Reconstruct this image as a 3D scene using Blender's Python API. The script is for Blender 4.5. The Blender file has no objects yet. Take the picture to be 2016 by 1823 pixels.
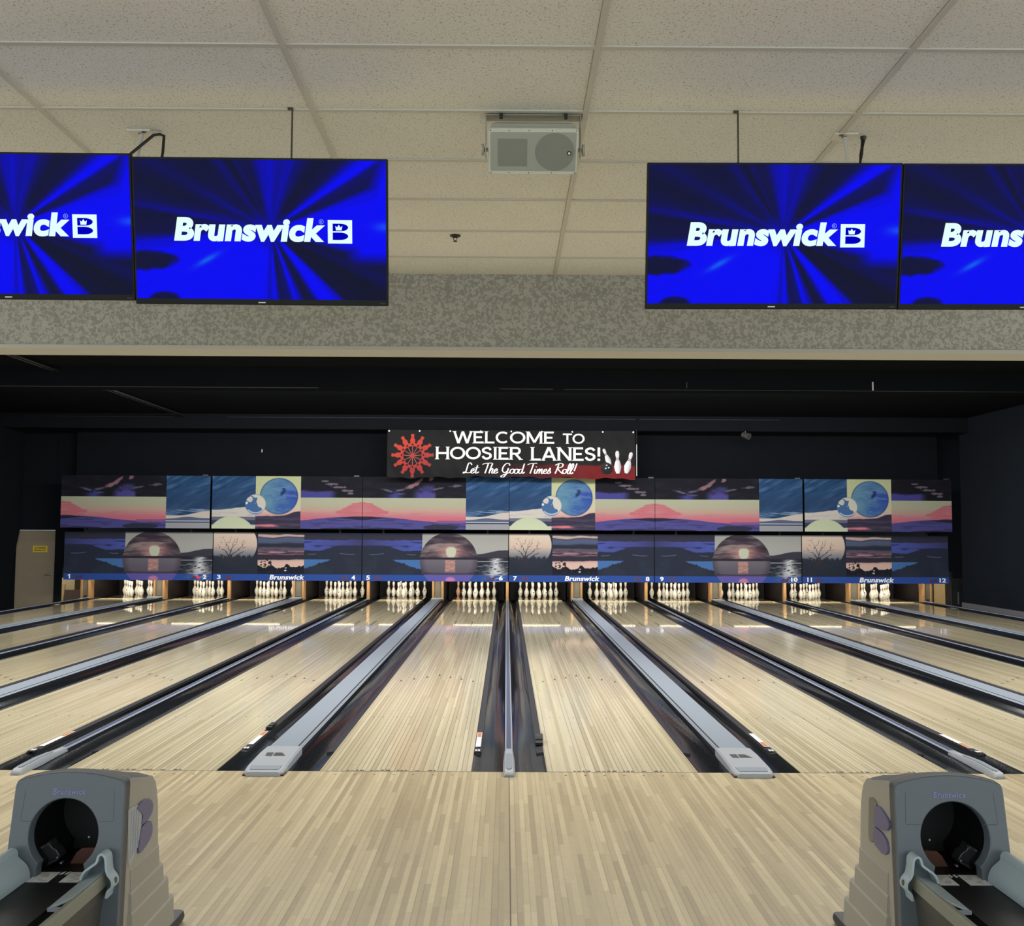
import bpy, bmesh, math, random
import numpy as np
from mathutils import Vector, Matrix

random.seed(7)
PI = math.pi
scene = bpy.context.scene
COL = scene.collection

# ------------------------------------------------------------------ camera
CAM = (-0.0268, -7.2603, 1.6774)
YAW, PITCH, ROLL, FPX = 0.00503166, 0.06605996, 0.0051018, 2014.29
cam_d = bpy.data.cameras.new('camera')
cam_d.sensor_fit = 'HORIZONTAL'
cam_d.sensor_width = 36.0
cam_d.lens = 36.0 * FPX / 2016.0
cam_d.clip_end = 200
cam = bpy.data.objects.new('camera', cam_d)
COL.objects.link(cam)
_f = Vector((math.sin(YAW) * math.cos(PITCH), math.cos(YAW) * math.cos(PITCH), math.sin(PITCH)))
_r = Vector((math.cos(YAW), -math.sin(YAW), 0))
_u = _r.cross(_f)
_r2 = _r * math.cos(ROLL) + _u * math.sin(ROLL)
_u2 = _u * math.cos(ROLL) - _r * math.sin(ROLL)
_m = Matrix((_r2, _u2, -_f)).transposed().to_4x4()
_m.translation = Vector(CAM)
cam.matrix_world = _m
scene.camera = cam

# ------------------------------------------------------------------ world, lights, exposure
scene.view_settings.view_transform = 'Standard'
scene.view_settings.look = 'None'
scene.view_settings.exposure = 0.0
scene.view_settings.gamma = 1.0
scene.view_settings.use_curve_mapping = False
world = bpy.data.worlds.new('world')
scene.world = world
world.use_nodes = True
world.node_tree.nodes['Background'].inputs[0].default_value = (0.86, 0.955, 1.0, 1)
world.node_tree.nodes['Background'].inputs[1].default_value = 2.35


def area_light(name, loc, aim, sx, sy, power, color=(1, 0.985, 0.95)):
    d = bpy.data.lights.new(name, 'AREA')
    d.shape = 'RECTANGLE'
    d.size, d.size_y, d.energy, d.color = sx, sy, power, color
    o = bpy.data.objects.new(name, d)
    COL.objects.link(o)
    o.location = loc
    o.rotation_euler = (Vector(aim) - Vector(loc)).to_track_quat('-Z', 'X' if False else 'Y').to_euler()
    return o


# fluorescent rows over the lanes, hidden above the soffit and behind the first black beam
area_light('lane_lamp_row', (0, 2.0, 4.1), (0, 1.8, 0), 20, 0.4, 560)
area_light('lane_lamp_row', (0, 4.6, 4.2), (0, 5.0, 0), 20, 0.4, 720)
area_light('lane_lamp_row', (0, 10.4, 4.15), (0, 12.0, 0), 20, 0.4, 720)
area_light('masking_lamp_row', (0, 11.0, 4.2), (0, 16.3, 1.6), 13, 0.25, 340, (1, 0.99, 0.98))
# troffers of the seating area behind the camera
area_light('seating_lamp_row', (0, -5.6, 3.45), (0, -4.8, 0), 16, 0.6, 20)
area_light('seating_lamp_row', (0, -9.5, 3.45), (0, -8.0, 0), 16, 0.6, 30)


# ------------------------------------------------------------------ helpers
def lin(c):
    c = np.asarray(c, dtype=float) / 255.0
    return np.where(c <= 0.04045, c / 12.92, ((c + 0.055) / 1.055) ** 2.4)


def mat(name, rgb, rough=0.5, metal=0.0, spec=0.5, emit=None, strength=1.0, coat=0.0, noise=None):
    m = bpy.data.materials.new(name)
    m.use_nodes = True
    nt = m.node_tree
    b = nt.nodes['Principled BSDF']
    c = lin(rgb)
    b.inputs['Base Color'].default_value = (*c, 1)
    b.inputs['Roughness'].default_value = rough
    b.inputs['Metallic'].default_value = metal
    b.inputs['Specular IOR Level'].default_value = spec
    b.inputs['Coat Weight'].default_value = coat
    b.inputs['Coat Roughness'].default_value = 0.05
    if emit is not None:
        b.inputs['Emission Color'].default_value = (*lin(emit), 1)
        b.inputs['Emission Strength'].default_value = strength
    if noise:
        scale, amt, bump = noise
        tc = nt.nodes.new('ShaderNodeTexCoord')
        n = nt.nodes.new('ShaderNodeTexNoise')
        n.inputs['Scale'].default_value = scale
        n.inputs['Detail'].default_value = 4
        nt.links.new(tc.outputs['Object'], n.inputs['Vector'])
        mr = nt.nodes.new('ShaderNodeMapRange')
        mr.inputs[3].default_value = 1 - amt
        mr.inputs[4].default_value = 1 + amt
        nt.links.new(n.outputs['Fac'], mr.inputs[0])
        mx = nt.nodes.new('ShaderNodeVectorMath')
        mx.operation = 'SCALE'
        mx.inputs[0].default_value = c
        nt.links.new(mr.outputs[0], mx.inputs['Scale'])
        nt.links.new(mx.outputs[0], b.inputs['Base Color'])
        if bump:
            bp = nt.nodes.new('ShaderNodeBump')
            bp.inputs['Strength'].default_value = bump
            bp.inputs['Distance'].default_value = 0.002
            nt.links.new(n.outputs['Fac'], bp.inputs['Height'])
            nt.links.new(bp.outputs[0], b.inputs['Normal'])
    return m


class N:
    """tiny node-graph helper"""
    def __init__(self, m):
        self.nt = m.node_tree
        self.b = self.nt.nodes['Principled BSDF']

    def new(self, t, **kw):
        n = self.nt.nodes.new(t)
        for k, v in kw.items():
            setattr(n, k, v)
        return n

    def lk(self, a, b):
        self.nt.links.new(a, b)

    def math(self, op, a, b=None, c=None):
        n = self.new('ShaderNodeMath', operation=op)
        for i, x in enumerate((a, b, c)):
            if x is None:
                continue
            if isinstance(x, (int, float)):
                n.inputs[i].default_value = x
            else:
                self.lk(x, n.inputs[i])
        return n.outputs[0]


def board_mat(name, bw, seg, stops, rough, coat, coat_rough, seam, grain=0.06, bump=0.0):
    m = bpy.data.materials.new(name)
    m.use_nodes = True
    g = N(m)
    pos = g.new('ShaderNodeNewGeometry').outputs['Position']
    sp = g.new('ShaderNodeSeparateXYZ')
    g.lk(pos, sp.inputs[0])
    x, y = sp.outputs[0], sp.outputs[1]
    xs = g.math('DIVIDE', x, bw)
    xb = g.math('FLOOR', xs)
    w1 = g.new('ShaderNodeTexWhiteNoise', noise_dimensions='1D')
    g.lk(xb, w1.inputs['W'])
    r1 = w1.outputs['Value']
    ys = g.math('ADD', g.math('DIVIDE', y, seg), g.math('MULTIPLY', r1, 9.3))
    yb = g.math('FLOOR', ys)
    cv = g.new('ShaderNodeCombineXYZ')
    g.lk(xb, cv.inputs[0])
    g.lk(yb, cv.inputs[1])
    w2 = g.new('ShaderNodeTexWhiteNoise', noise_dimensions='2D')
    g.lk(cv.outputs[0], w2.inputs['Vector'])
    r2 = w2.outputs['Value']
    val = g.math('ADD', g.math('MULTIPLY', r1, 0.55), g.math('MULTIPLY', r2, 0.45))
    ramp = g.new('ShaderNodeValToRGB')
    el = ramp.color_ramp.elements
    el[0].position, el[0].color = stops[0][0], (*lin(stops[0][1]), 1)
    el[1].position, el[1].color = stops[-1][0], (*lin(stops[-1][1]), 1)
    for p, c in stops[1:-1]:
        e = el.new(p)
        e.color = (*lin(c), 1)
    g.lk(val, ramp.inputs[0])
    # grain, drawn out along the boards
    gv = g.new('ShaderNodeCombineXYZ')
    g.lk(g.math('MULTIPLY', x, 160.0), gv.inputs[0])
    g.lk(g.math('MULTIPLY', y, 7.0), gv.inputs[1])
    g.lk(g.math('MULTIPLY', r2, 40.0), gv.inputs[2])
    nz = g.new('ShaderNodeTexNoise')
    nz.inputs['Scale'].default_value = 1.0
    nz.inputs['Detail'].default_value = 3
    g.lk(gv.outputs[0], nz.inputs['Vector'])
    gr = g.math('ADD', g.math('MULTIPLY', nz.outputs['Fac'], 2 * grain), 1 - grain)
    # figured patches across the boards
    pv = g.new('ShaderNodeCombineXYZ')
    g.lk(g.math('MULTIPLY', x, 18.0), pv.inputs[0])
    g.lk(g.math('MULTIPLY', y, 26.0), pv.inputs[1])
    pn = g.new('ShaderNodeTexNoise')
    pn.inputs['Scale'].default_value = 1.0
    pn.inputs['Detail'].default_value = 2
    g.lk(pv.outputs[0], pn.inputs['Vector'])
    gr = g.math('MULTIPLY', gr, g.math('ADD', g.math('MULTIPLY', pn.outputs['Fac'], 2 * grain), 1 - grain))
    # seams between boards, on some boards only
    fr = g.math('SUBTRACT', xs, xb)
    edge = g.math('LESS_THAN', fr, 0.15)
    some = g.math('GREATER_THAN', g.math('FRACT', g.math('MULTIPLY', r1, 37.7)), 0.2)
    dark = g.math('SUBTRACT', 1.0, g.math('MULTIPLY', g.math('MULTIPLY', edge, some), seam))
    tot = g.math('MULTIPLY', gr, dark)
    mx = g.new('ShaderNodeVectorMath', operation='SCALE')
    g.lk(ramp.outputs[0], mx.inputs[0])
    g.lk(tot, mx.inputs['Scale'])
    g.lk(mx.outputs[0], g.b.inputs['Base Color'])
    g.b.inputs['Roughness'].default_value = rough
    g.b.inputs['Specular IOR Level'].default_value = 0.3
    g.b.inputs['Coat Weight'].default_value = coat
    if isinstance(coat_rough, tuple):
        # the finish is scuffed near the foul line and glassy towards the pins
        wr = g.new('ShaderNodeMapRange', interpolation_type='SMOOTHSTEP')
        wr.inputs[1].default_value, wr.inputs[2].default_value = 3.0, 12.5
        wr.inputs[3].default_value, wr.inputs[4].default_value = coat_rough
        g.lk(y, wr.inputs[0])
        g.lk(wr.outputs[0], g.b.inputs['Coat Roughness'])
    else:
        g.b.inputs['Coat Roughness'].default_value = coat_rough
    g.b.inputs['Coat IOR'].default_value = 1.38
    if bump:
        bv = g.new('ShaderNodeCombineXYZ')
        g.lk(g.math('MULTIPLY', x, 9.0), bv.inputs[0])
        g.lk(g.math('MULTIPLY', y, 1.6), bv.inputs[1])
        bn = g.new('ShaderNodeTexNoise')
        bn.inputs['Scale'].default_value = 1.0
        bn.inputs['Detail'].default_value = 1
        g.lk(bv.outputs[0], bn.inputs['Vector'])
        bp = g.new('ShaderNodeBump')
        bp.inputs['Strength'].default_value = 1.0
        bp.inputs['Distance'].default_value = bump
        g.lk(bn.outputs['Fac'], bp.inputs['Height'])
        g.lk(bp.outputs[0], g.b.inputs['Coat Normal'])
    return m


def speckle_mat(name, base, dark, scale, lo, hi, bump, big=None, rough=0.85):
    """fissured ceiling tile / mottled wall finish"""
    m = bpy.data.materials.new(name)
    m.use_nodes = True
    g = N(m)
    pos = g.new('ShaderNodeNewGeometry').outputs['Position']
    nz = g.new('ShaderNodeTexNoise')
    nz.inputs['Scale'].default_value = scale
    nz.inputs['Detail'].default_value = 2.5
    nz.inputs['Distortion'].default_value = 0.8
    g.lk(pos, nz.inputs['Vector'])
    r = g.new('ShaderNodeValToRGB')
    r.color_ramp.elements[0].position = lo
    r.color_ramp.elements[0].color = (*lin(dark), 1)
    r.color_ramp.elements[1].position = hi
    r.color_ramp.elements[1].color = (*lin(base), 1)
    g.lk(nz.outputs['Fac'], r.inputs[0])
    out = r.outputs[0]
    if big:
        n2 = g.new('ShaderNodeTexNoise')
        n2.inputs['Scale'].default_value = big[0]
        n2.inputs['Detail'].default_value = 2
        g.lk(pos, n2.inputs['Vector'])
        mr = g.new('ShaderNodeMapRange')
        mr.inputs[3].default_value = 1 - big[1]
        mr.inputs[4].default_value = 1 + big[1]
        g.lk(n2.outputs['Fac'], mr.inputs[0])
        mx = g.new('ShaderNodeVectorMath', operation='SCALE')
        g.lk(out, mx.inputs[0])
        g.lk(mr.outputs[0], mx.inputs['Scale'])
        out = mx.outputs[0]
    g.lk(out, g.b.inputs['Base Color'])
    g.b.inputs['Roughness'].default_value = rough
    g.b.inputs['Specular IOR Level'].default_value = 0.2
    if bump:
        bp = g.new('ShaderNodeBump')
        bp.inputs['Strength'].default_value = bump
        bp.inputs['Distance'].default_value = 0.003
        g.lk(nz.outputs['Fac'], bp.inputs['Height'])
        g.lk(bp.outputs[0], g.b.inputs['Normal'])
    return m


def print_mat(name, gain=1.0, emit=0.0, rough=0.5):
    """ink of a printed or lit picture: colour read from the picture's own mesh"""
    m = bpy.data.materials.new(name)
    m.use_nodes = True
    g = N(m)
    a = g.new('ShaderNodeAttribute')
    a.attribute_name = 'ink'
    if emit:
        g.b.inputs['Base Color'].default_value = (0.004, 0.004, 0.005, 1)
        g.lk(a.outputs['Color'], g.b.inputs['Emission Color'])
        g.b.inputs['Emission Strength'].default_value = emit
    else:
        mx = g.new('ShaderNodeVectorMath', operation='SCALE')
        mx.inputs['Scale'].default_value = gain
        g.lk(a.outputs['Color'], mx.inputs[0])
        g.lk(mx.outputs[0], g.b.inputs['Base Color'])
    g.b.inputs['Roughness'].default_value = rough
    g.b.inputs['Specular IOR Level'].default_value = 0.02 if emit else 0.08
    return m


class MB:
    def __init__(self):
        self.v, self.f, self.mi, self.cur = [], [], [], 0

    def add(self, vs, fs):
        o = len(self.v)
        self.v += [tuple(p) for p in vs]
        for f in fs:
            self.f.append(tuple(i + o for i in f))
            self.mi.append(self.cur)
        return self

    def box(self, x0, x1, y0, y1, z0, z1):
        vs = [(x, y, z) for z in (z0, z1) for y in (y0, y1) for x in (x0, x1)]
        return self.add(vs, [(0, 2, 3, 1), (4, 5, 7, 6), (0, 1, 5, 4), (2, 6, 7, 3), (0, 4, 6, 2), (1, 3, 7, 5)])

    def prism(self, poly, a0, a1, axis='Y'):
        """poly of 2-D points extruded along an axis; XZ for Y, YZ for X, XY for Z"""
        def p3(p, a):
            return {'Y': (p[0], a, p[1]), 'X': (a, p[0], p[1]), 'Z': (p[0], p[1], a)}[axis]
        n = len(poly)
        vs = [p3(p, a0) for p in poly] + [p3(p, a1) for p in poly]
        fs = [tuple(range(n))[::-1], tuple(range(n, 2 * n))]
        fs += [(i, (i + 1) % n, n + (i + 1) % n, n + i) for i in range(n)]
        return self.add(vs, fs)

    def loft(self, rings, close=True, cap0=False, cap1=False):
        n = len(rings[0])
        vs = [p for r in rings for p in r]
        fs = []
        for k in range(len(rings) - 1):
            for i in range(n if close else n - 1):
                j = (i + 1) % n
                fs.append((k * n + i, k * n + j, (k + 1) * n + j, (k + 1) * n + i))
        if cap0:
            fs.append(tuple(range(n))[::-1])
        if cap1:
            fs.append(tuple(range((len(rings) - 1) * n, len(rings) * n)))
        return self.add(vs, fs)

    def tube(self, pts, r, n=10):
        pts = [Vector(p) for p in pts]
        rs = r if isinstance(r, (list, tuple)) else [r] * len(pts)
        rings = []
        for i, p in enumerate(pts):
            d = (pts[min(i + 1, len(pts) - 1)] - pts[max(i - 1, 0)]).normalized()
            a = d.cross(Vector((0, 0, 1)) if abs(d.z) < 0.9 else Vector((1, 0, 0))).normalized()
            b = d.cross(a)
            rings.append([tuple(p + (a * math.cos(t) + b * math.sin(t)) * rs[i]) for t in [2 * PI * k / n for k in range(n)]])
        return self.loft(rings, True, True, True)

    def lathe(self, prof, n=24, c=(0, 0, 0)):
        rings = [[(c[0] + r * math.cos(2 * PI * k / n), c[1] + r * math.sin(2 * PI * k / n), c[2] + z) for k in range(n)] for r, z in prof]
        return self.loft(rings, True, True, True)

    def build(self, name, mats, parent=None, smooth=None, bevel=None, loc=None, recalc=True):
        me = bpy.data.meshes.new(name)
        me.from_pydata(self.v, [], self.f)
        ms = mats if isinstance(mats, (list, tuple)) else [mats]
        for m in ms:
            me.materials.append(m)
        me.polygons.foreach_set('material_index', self.mi)
        if recalc:
            bm = bmesh.new()
            bm.from_mesh(me)
            bmesh.ops.recalc_face_normals(bm, faces=bm.faces)
            bm.to_mesh(me)
            bm.free()
        if smooth is not None:
            me.polygons.foreach_set('use_smooth', [True] * len(me.polygons))
            me.set_sharp_from_angle(angle=math.radians(smooth))
        me.update()
        o = bpy.data.objects.new(name, me)
        COL.objects.link(o)
        if parent is not None:
            o.parent = parent
        if loc is not None:
            o.location = loc
        if bevel:
            b = o.modifiers.new('bevel', 'BEVEL')
            b.width, b.segments, b.limit_method = bevel, 2, 'ANGLE'
            b.angle_limit = math.radians(40)
        return o


def tag(o, label, cat, group=None):
    o['label'] = label
    o['category'] = cat
    if group:
        o['group'] = group
    return o


def thing(name, label, cat, loc=(0, 0, 0), group=None):
    o = bpy.data.objects.new(name, None)
    o.empty_display_size = 0.1
    COL.objects.link(o)
    o.location = loc
    return tag(o, label, cat, group)


def struct(o):
    o['kind'] = 'structure'
    return o


def dup(root, loc, label, group=None):
    r = root.copy()
    COL.objects.link(r)
    r.location = loc
    r['label'] = label
    if group:
        r['group'] = group
    for ch in list(root.children):
        c = ch.copy()
        COL.objects.link(c)
        c.parent = r
        for g in list(ch.children):
            d = g.copy()
            COL.objects.link(d)
            d.parent = c
    return r


_text_cache = {}


def text_shape(body, bold=0.0, shear=0.0, spacing=1.0):
    key = (body, bold, shear, spacing)
    if key in _text_cache:
        return _text_cache[key]
    c = bpy.data.curves.new('lettering', 'FONT')
    c.body = body
    c.size = 1.0
    c.offset = bold
    c.shear = shear
    c.space_character = spacing
    c.resolution_u = 6
    c.fill_mode = 'FRONT'
    o = bpy.data.objects.new('lettering', c)
    COL.objects.link(o)
    dg = bpy.context.evaluated_depsgraph_get()
    dg.update()
    me = bpy.data.meshes.new_from_object(o.evaluated_get(dg))
    vs = np.array([v.co[:2] for v in me.vertices])
    fs = [tuple(p.vertices) for p in me.polygons]
    bpy.data.objects.remove(o)
    bpy.data.curves.remove(c)
    bpy.data.meshes.remove(me)
    lo, hi = vs.min(0), vs.max(0)
    vs = (vs - (lo + hi) / 2) / (hi - lo)
    _text_cache[key] = (vs, fs)
    return vs, fs


def text_add(mb, body, centre, w, h, ux=(1, 0, 0), uz=(0, 0, 1), bold=0.0, shear=0.0, spacing=1.0, fn=None):
    vs, fs = text_shape(body, bold, shear, spacing)
    ux, uz, c = Vector(ux), Vector(uz), Vector(centre)
    pts = [c + ux * (p[0] * w) + uz * (p[1] * h) for p in vs]
    mb.add(pts, fs)


# ------------------------------------------------------------------ painting of printed pictures
def _h(ix, iy, s):
    n = (ix * 374761393 + iy * 668265263 + s * 982451653) & 0xffffffff
    n = ((n ^ (n >> 13)) * 1274126177) & 0xffffffff
    return ((n ^ (n >> 16)) & 0xffff) / 65535.0


def vnoise(x, y, s=0):
    x0, y0 = np.floor(x).astype(np.int64), np.floor(y).astype(np.int64)
    fx, fy = x - x0, y - y0
    fx, fy = fx * fx * (3 - 2 * fx), fy * fy * (3 - 2 * fy)
    a, b = _h(x0, y0, s), _h(x0 + 1, y0, s)
    c, d = _h(x0, y0 + 1, s), _h(x0 + 1, y0 + 1, s)
    return (a * (1 - fx) + b * fx) * (1 - fy) + (c * (1 - fx) + d * fx) * fy


def fbm(x, y, s=0, o=4):
    t, a, k = 0, 0.5, 1.0
    for i in range(o):
        t = t + a * vnoise(x * k, y * k, s + i)
        a, k = a * 0.5, k * 2.03
    return t / 0.94


def sm(a, b, x):
    t = np.clip((x - a) / (b - a), 0, 1)
    return t * t * (3 - 2 * t)


def put(img, mask, col):
    m = np.clip(mask, 0, 1)[..., None]
    img[:] = img * (1 - m) + np.asarray(col, float) * m


def grad(t, stops):
    ps = [s[0] for s in stops]
    return np.stack([np.interp(t, ps, [s[1][k] for s in stops]) for k in range(3)], -1)


def picture(name, w, h, fn, nu, nv, curve=1.0):
    """upright grid in local XZ, origin bottom centre, facing -Y, coloured by fn(u, v)"""
    u, v = np.meshgrid(np.linspace(0, 1, nu), np.linspace(0, 1, nv))
    rgb = lin(255.0 * (np.clip(fn(u, v), 0, 255) / 255.0) ** curve)
    co = np.zeros((nv * nu, 3))
    co[:, 0] = ((u - 0.5) * w).ravel()
    co[:, 2] = ((1 - v) * h).ravel()
    i = np.arange(nv * nu).reshape(nv, nu)
    q = np.stack([i[1:, :-1], i[1:, 1:], i[:-1, 1:], i[:-1, :-1]], -1).reshape(-1, 4)
    me = bpy.data.meshes.new(name)
    me.vertices.add(len(co))
    me.vertices.foreach_set('co', co.ravel())
    me.loops.add(q.size)
    me.loops.foreach_set('vertex_index', q.ravel().astype(np.int32))
    me.polygons.add(len(q))
    me.polygons.foreach_set('loop_start', (np.arange(len(q)) * 4).astype(np.int32))
    me.update(calc_edges=True)
    at = me.attributes.new('ink', 'FLOAT_COLOR', 'POINT')
    at.data.foreach_set('color', np.concatenate([rgb.reshape(-1, 3), np.ones((nv * nu, 1))], 1).ravel())
    me.validate()
    return me


def sunset(img, U, V, reg, u, v, mirror):
    """green-to-pink evening sky over violet hills, u/v local 0..1 in the region"""
    uu = 1 - u if mirror else u
    sky = grad(v + 0.03 * (fbm(u * 4, v * 14, 3) - 0.5), [(0, (180, 186, 160)), (0.26, (182, 178, 156)), (0.42, (196, 160, 148)), (0.55, (200, 128, 138)), (0.66, (204, 112, 130)), (1, (196, 104, 124))])
    img[:] = np.where(reg[..., None], sky, img)
    cl = sm(0.02, -0.02, ((uu / 0.24) ** 2 + ((v - 0.40 - 0.10 * (uu / 0.24)) / (0.27 - 0.13 * sm(0.05, 0.24, uu))) ** 2 - 1) + 1.5 * (fbm(uu * 12, v * 16, 9) - 0.5)) * (v > 0.10)
    put(img, cl * reg * 0.9, (198, 110, 124))
    put(img, sm(0.56, 0.7, fbm(uu * 5, v * 26, 14)) * sm(0.1, 0.3, v) * sm(0.66, 0.5, v) * reg * 0.35, (206, 160, 158))
    put(img, sm(0.54, 0.6, fbm(uu * 16, v * 40, 15)) * sm(0.04, 0.0, np.abs(v - 0.47) - 0.03) * sm(0.12, 0.06, np.abs(uu - 0.56)) * reg * 0.5, (190, 120, 130))
    hill = 0.635 + 0.10 * sm(0.1, 0.7, uu) - 0.03 * np.sin(uu * 5 + 0.4) + 0.015 * (fbm(uu * 14, uu * 0, 4) - 0.5)
    put(img, sm(-0.008, 0.008, v - hill) * reg, (82, 80, 146))
    put(img, sm(-0.01, 0.01, v - hill + 0.05) * sm(0.7, 0.74, uu) * sm(0.01, -0.01, v - hill - 0.03) * reg, (138, 92, 140))
    put(img, sm(0.56, 0.66, fbm(uu * 7, v * 22, 12)) * sm(0, 0.06, v - hill) * reg * 0.6, (58, 56, 96))
    put(img, sm(0.02, -0.01, np.abs(v - hill - 0.03) - 0.05 * sm(0.25, 0.02, uu)) * sm(0.26, 0.2, uu) * reg, (45, 44, 66))
    put(img, sm(0.03, -0.03, ((uu - 0.76) / 0.17) ** 2 + ((v - 0.93) / 0.09) ** 2 - 1) * reg * (not mirror), (50, 52, 74))
    put(img, sm(0.03, -0.03, ((uu - 0.2) / 0.2) ** 2 + ((v - 1.0) / 0.045) ** 2 - 1) * reg, (48, 46, 74))


def night(img, reg, u, v, mirror):
    """strip of dark evening sky with torn lit clouds"""
    uu = 1 - u if mirror else u
    put(img, reg * 1.0, (27, 27, 37))
    put(img, reg * sm(0.5, 0.75, fbm(uu * 6, v * 5, 19)) * 0.6, (42, 40, 54))
    n = fbm(uu * 14, v * 4.2, 21)
    n2 = fbm(uu * 30, v * 9, 22)
    if not mirror:
        a = sm(0.25, 0.75, v - 0.18 * np.abs(uu - 0.60) * 8 + 0.5 * (n - 0.5)) * sm(0.72, 0.69, uu) * sm(0.46, 0.56, uu)
        b = sm(0.5, 0.85, v + 0.5 * (n - 0.5)) * np.exp(-((uu - 0.31) / 0.07) ** 2)
        put(img, a * reg * 0.95, (84, 78, 152))
        put(img, b * reg * 0.95, (70, 70, 150))
        for x, y, an, rx, ry in ((0.46, 0.46, 0.35, 0.06, 0.05), (0.53, 0.26, 0.75, 0.10, 0.05), (0.66, 0.09, 0.6, 0.03, 0.05), (0.24, 0.64, -0.3, 0.07, 0.03), (0.37, 0.62, 0.15, 0.05, 0.03), (0.9, 0.42, 0.1, 0.06, 0.04), (0.72, 0.56, 0.2, 0.06, 0.03), (0.37, 0.80, 0.0, 0.05, 0.025)):
            dx, dy = (uu - x), (v - y) * 0.24
            p, q = dx * math.cos(an) - dy * math.sin(an), dx * math.sin(an) + dy * math.cos(an)
            e = (p / rx) ** 2 + (q / (ry * 0.35)) ** 2 - 1 + 2.6 * (n2 - 0.5)
            put(img, sm(0.7, -0.8, e) * reg * 0.9, (150, 112, 124) if y < 0.6 and x < 0.7 else (100, 96, 114))
    else:
        for x, y, rx in ((0.62, 0.22, 0.05), (0.55, 0.36, 0.1), (0.42, 0.5, 0.1), (0.3, 0.66, 0.09), (0.25, 0.8, 0.05)):
            e = ((uu - x) / rx) ** 2 + ((v - y) / 0.05) ** 2 - 1 + 2.6 * (n2 - 0.5)
            put(img, sm(0.6, -0.7, e) * reg * 0.85, (124, 112, 128))


def bluesky(img, reg, u, v):
    n = fbm(u * 2 + v * 1.2, v * 8 + u * 3.2, 31)
    n2 = fbm(u * 5, v * 40 + u * 14, 33)
    img[:] = np.where(reg[..., None], grad(0.7 * n + 0.3 * n2, [(0.25, (32, 62, 100)), (0.5, (48, 84, 128)), (0.66, (84, 116, 158)), (0.8, (104, 132, 172))]), img)
    put(img, sm(0.25, 0.42, v) * sm(0.78, 0.6, v) * reg * 0.75, (44, 70, 108))


def art_upper_a(U, V):
    img = np.zeros(U.shape + (3,))
    s = 0.705
    u = np.clip(U / s, 0, 1)
    night(img, (U < s) & (V < 0.405), u, V / 0.405, False)
    sunset(img, U, V, (U < s) & (V >= 0.405), u, (V - 0.405) / 0.595, False)
    u, R = (U - s) / (1 - s), U >= s
    bluesky(img, R, u, V)
    put(img, sm(0.55, 0.68, fbm(u * 3, V * 60 - u * 4, 35)) * sm(0.06, 0.0, np.abs(V - 0.68 + 0.05 * u) - 0.02) * R * 0.8, (150, 168, 196))
    edge = 0.755 - 0.09 * sm(0.3, 1.0, u)
    put(img, sm(-0.006, 0.006, V - edge) * R, (206, 196, 188))
    hl = 0.815 - 0.035 * np.exp(-((u - 0.5) / 0.25) ** 2) - 0.01 * sm(0.6, 1, u)
    put(img, sm(-0.005, 0.005, V - hl) * R, (92, 102, 132))
    put(img, sm(-0.003, 0.003, V - 0.85) * R, (186, 190, 204))
    put(img, sm(-0.003, 0.003, V - 0.87) * R, (48, 58, 84))
    put(img, sm(-0.003, 0.003, V - 0.89) * R, (158, 160, 168))
    return img


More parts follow.
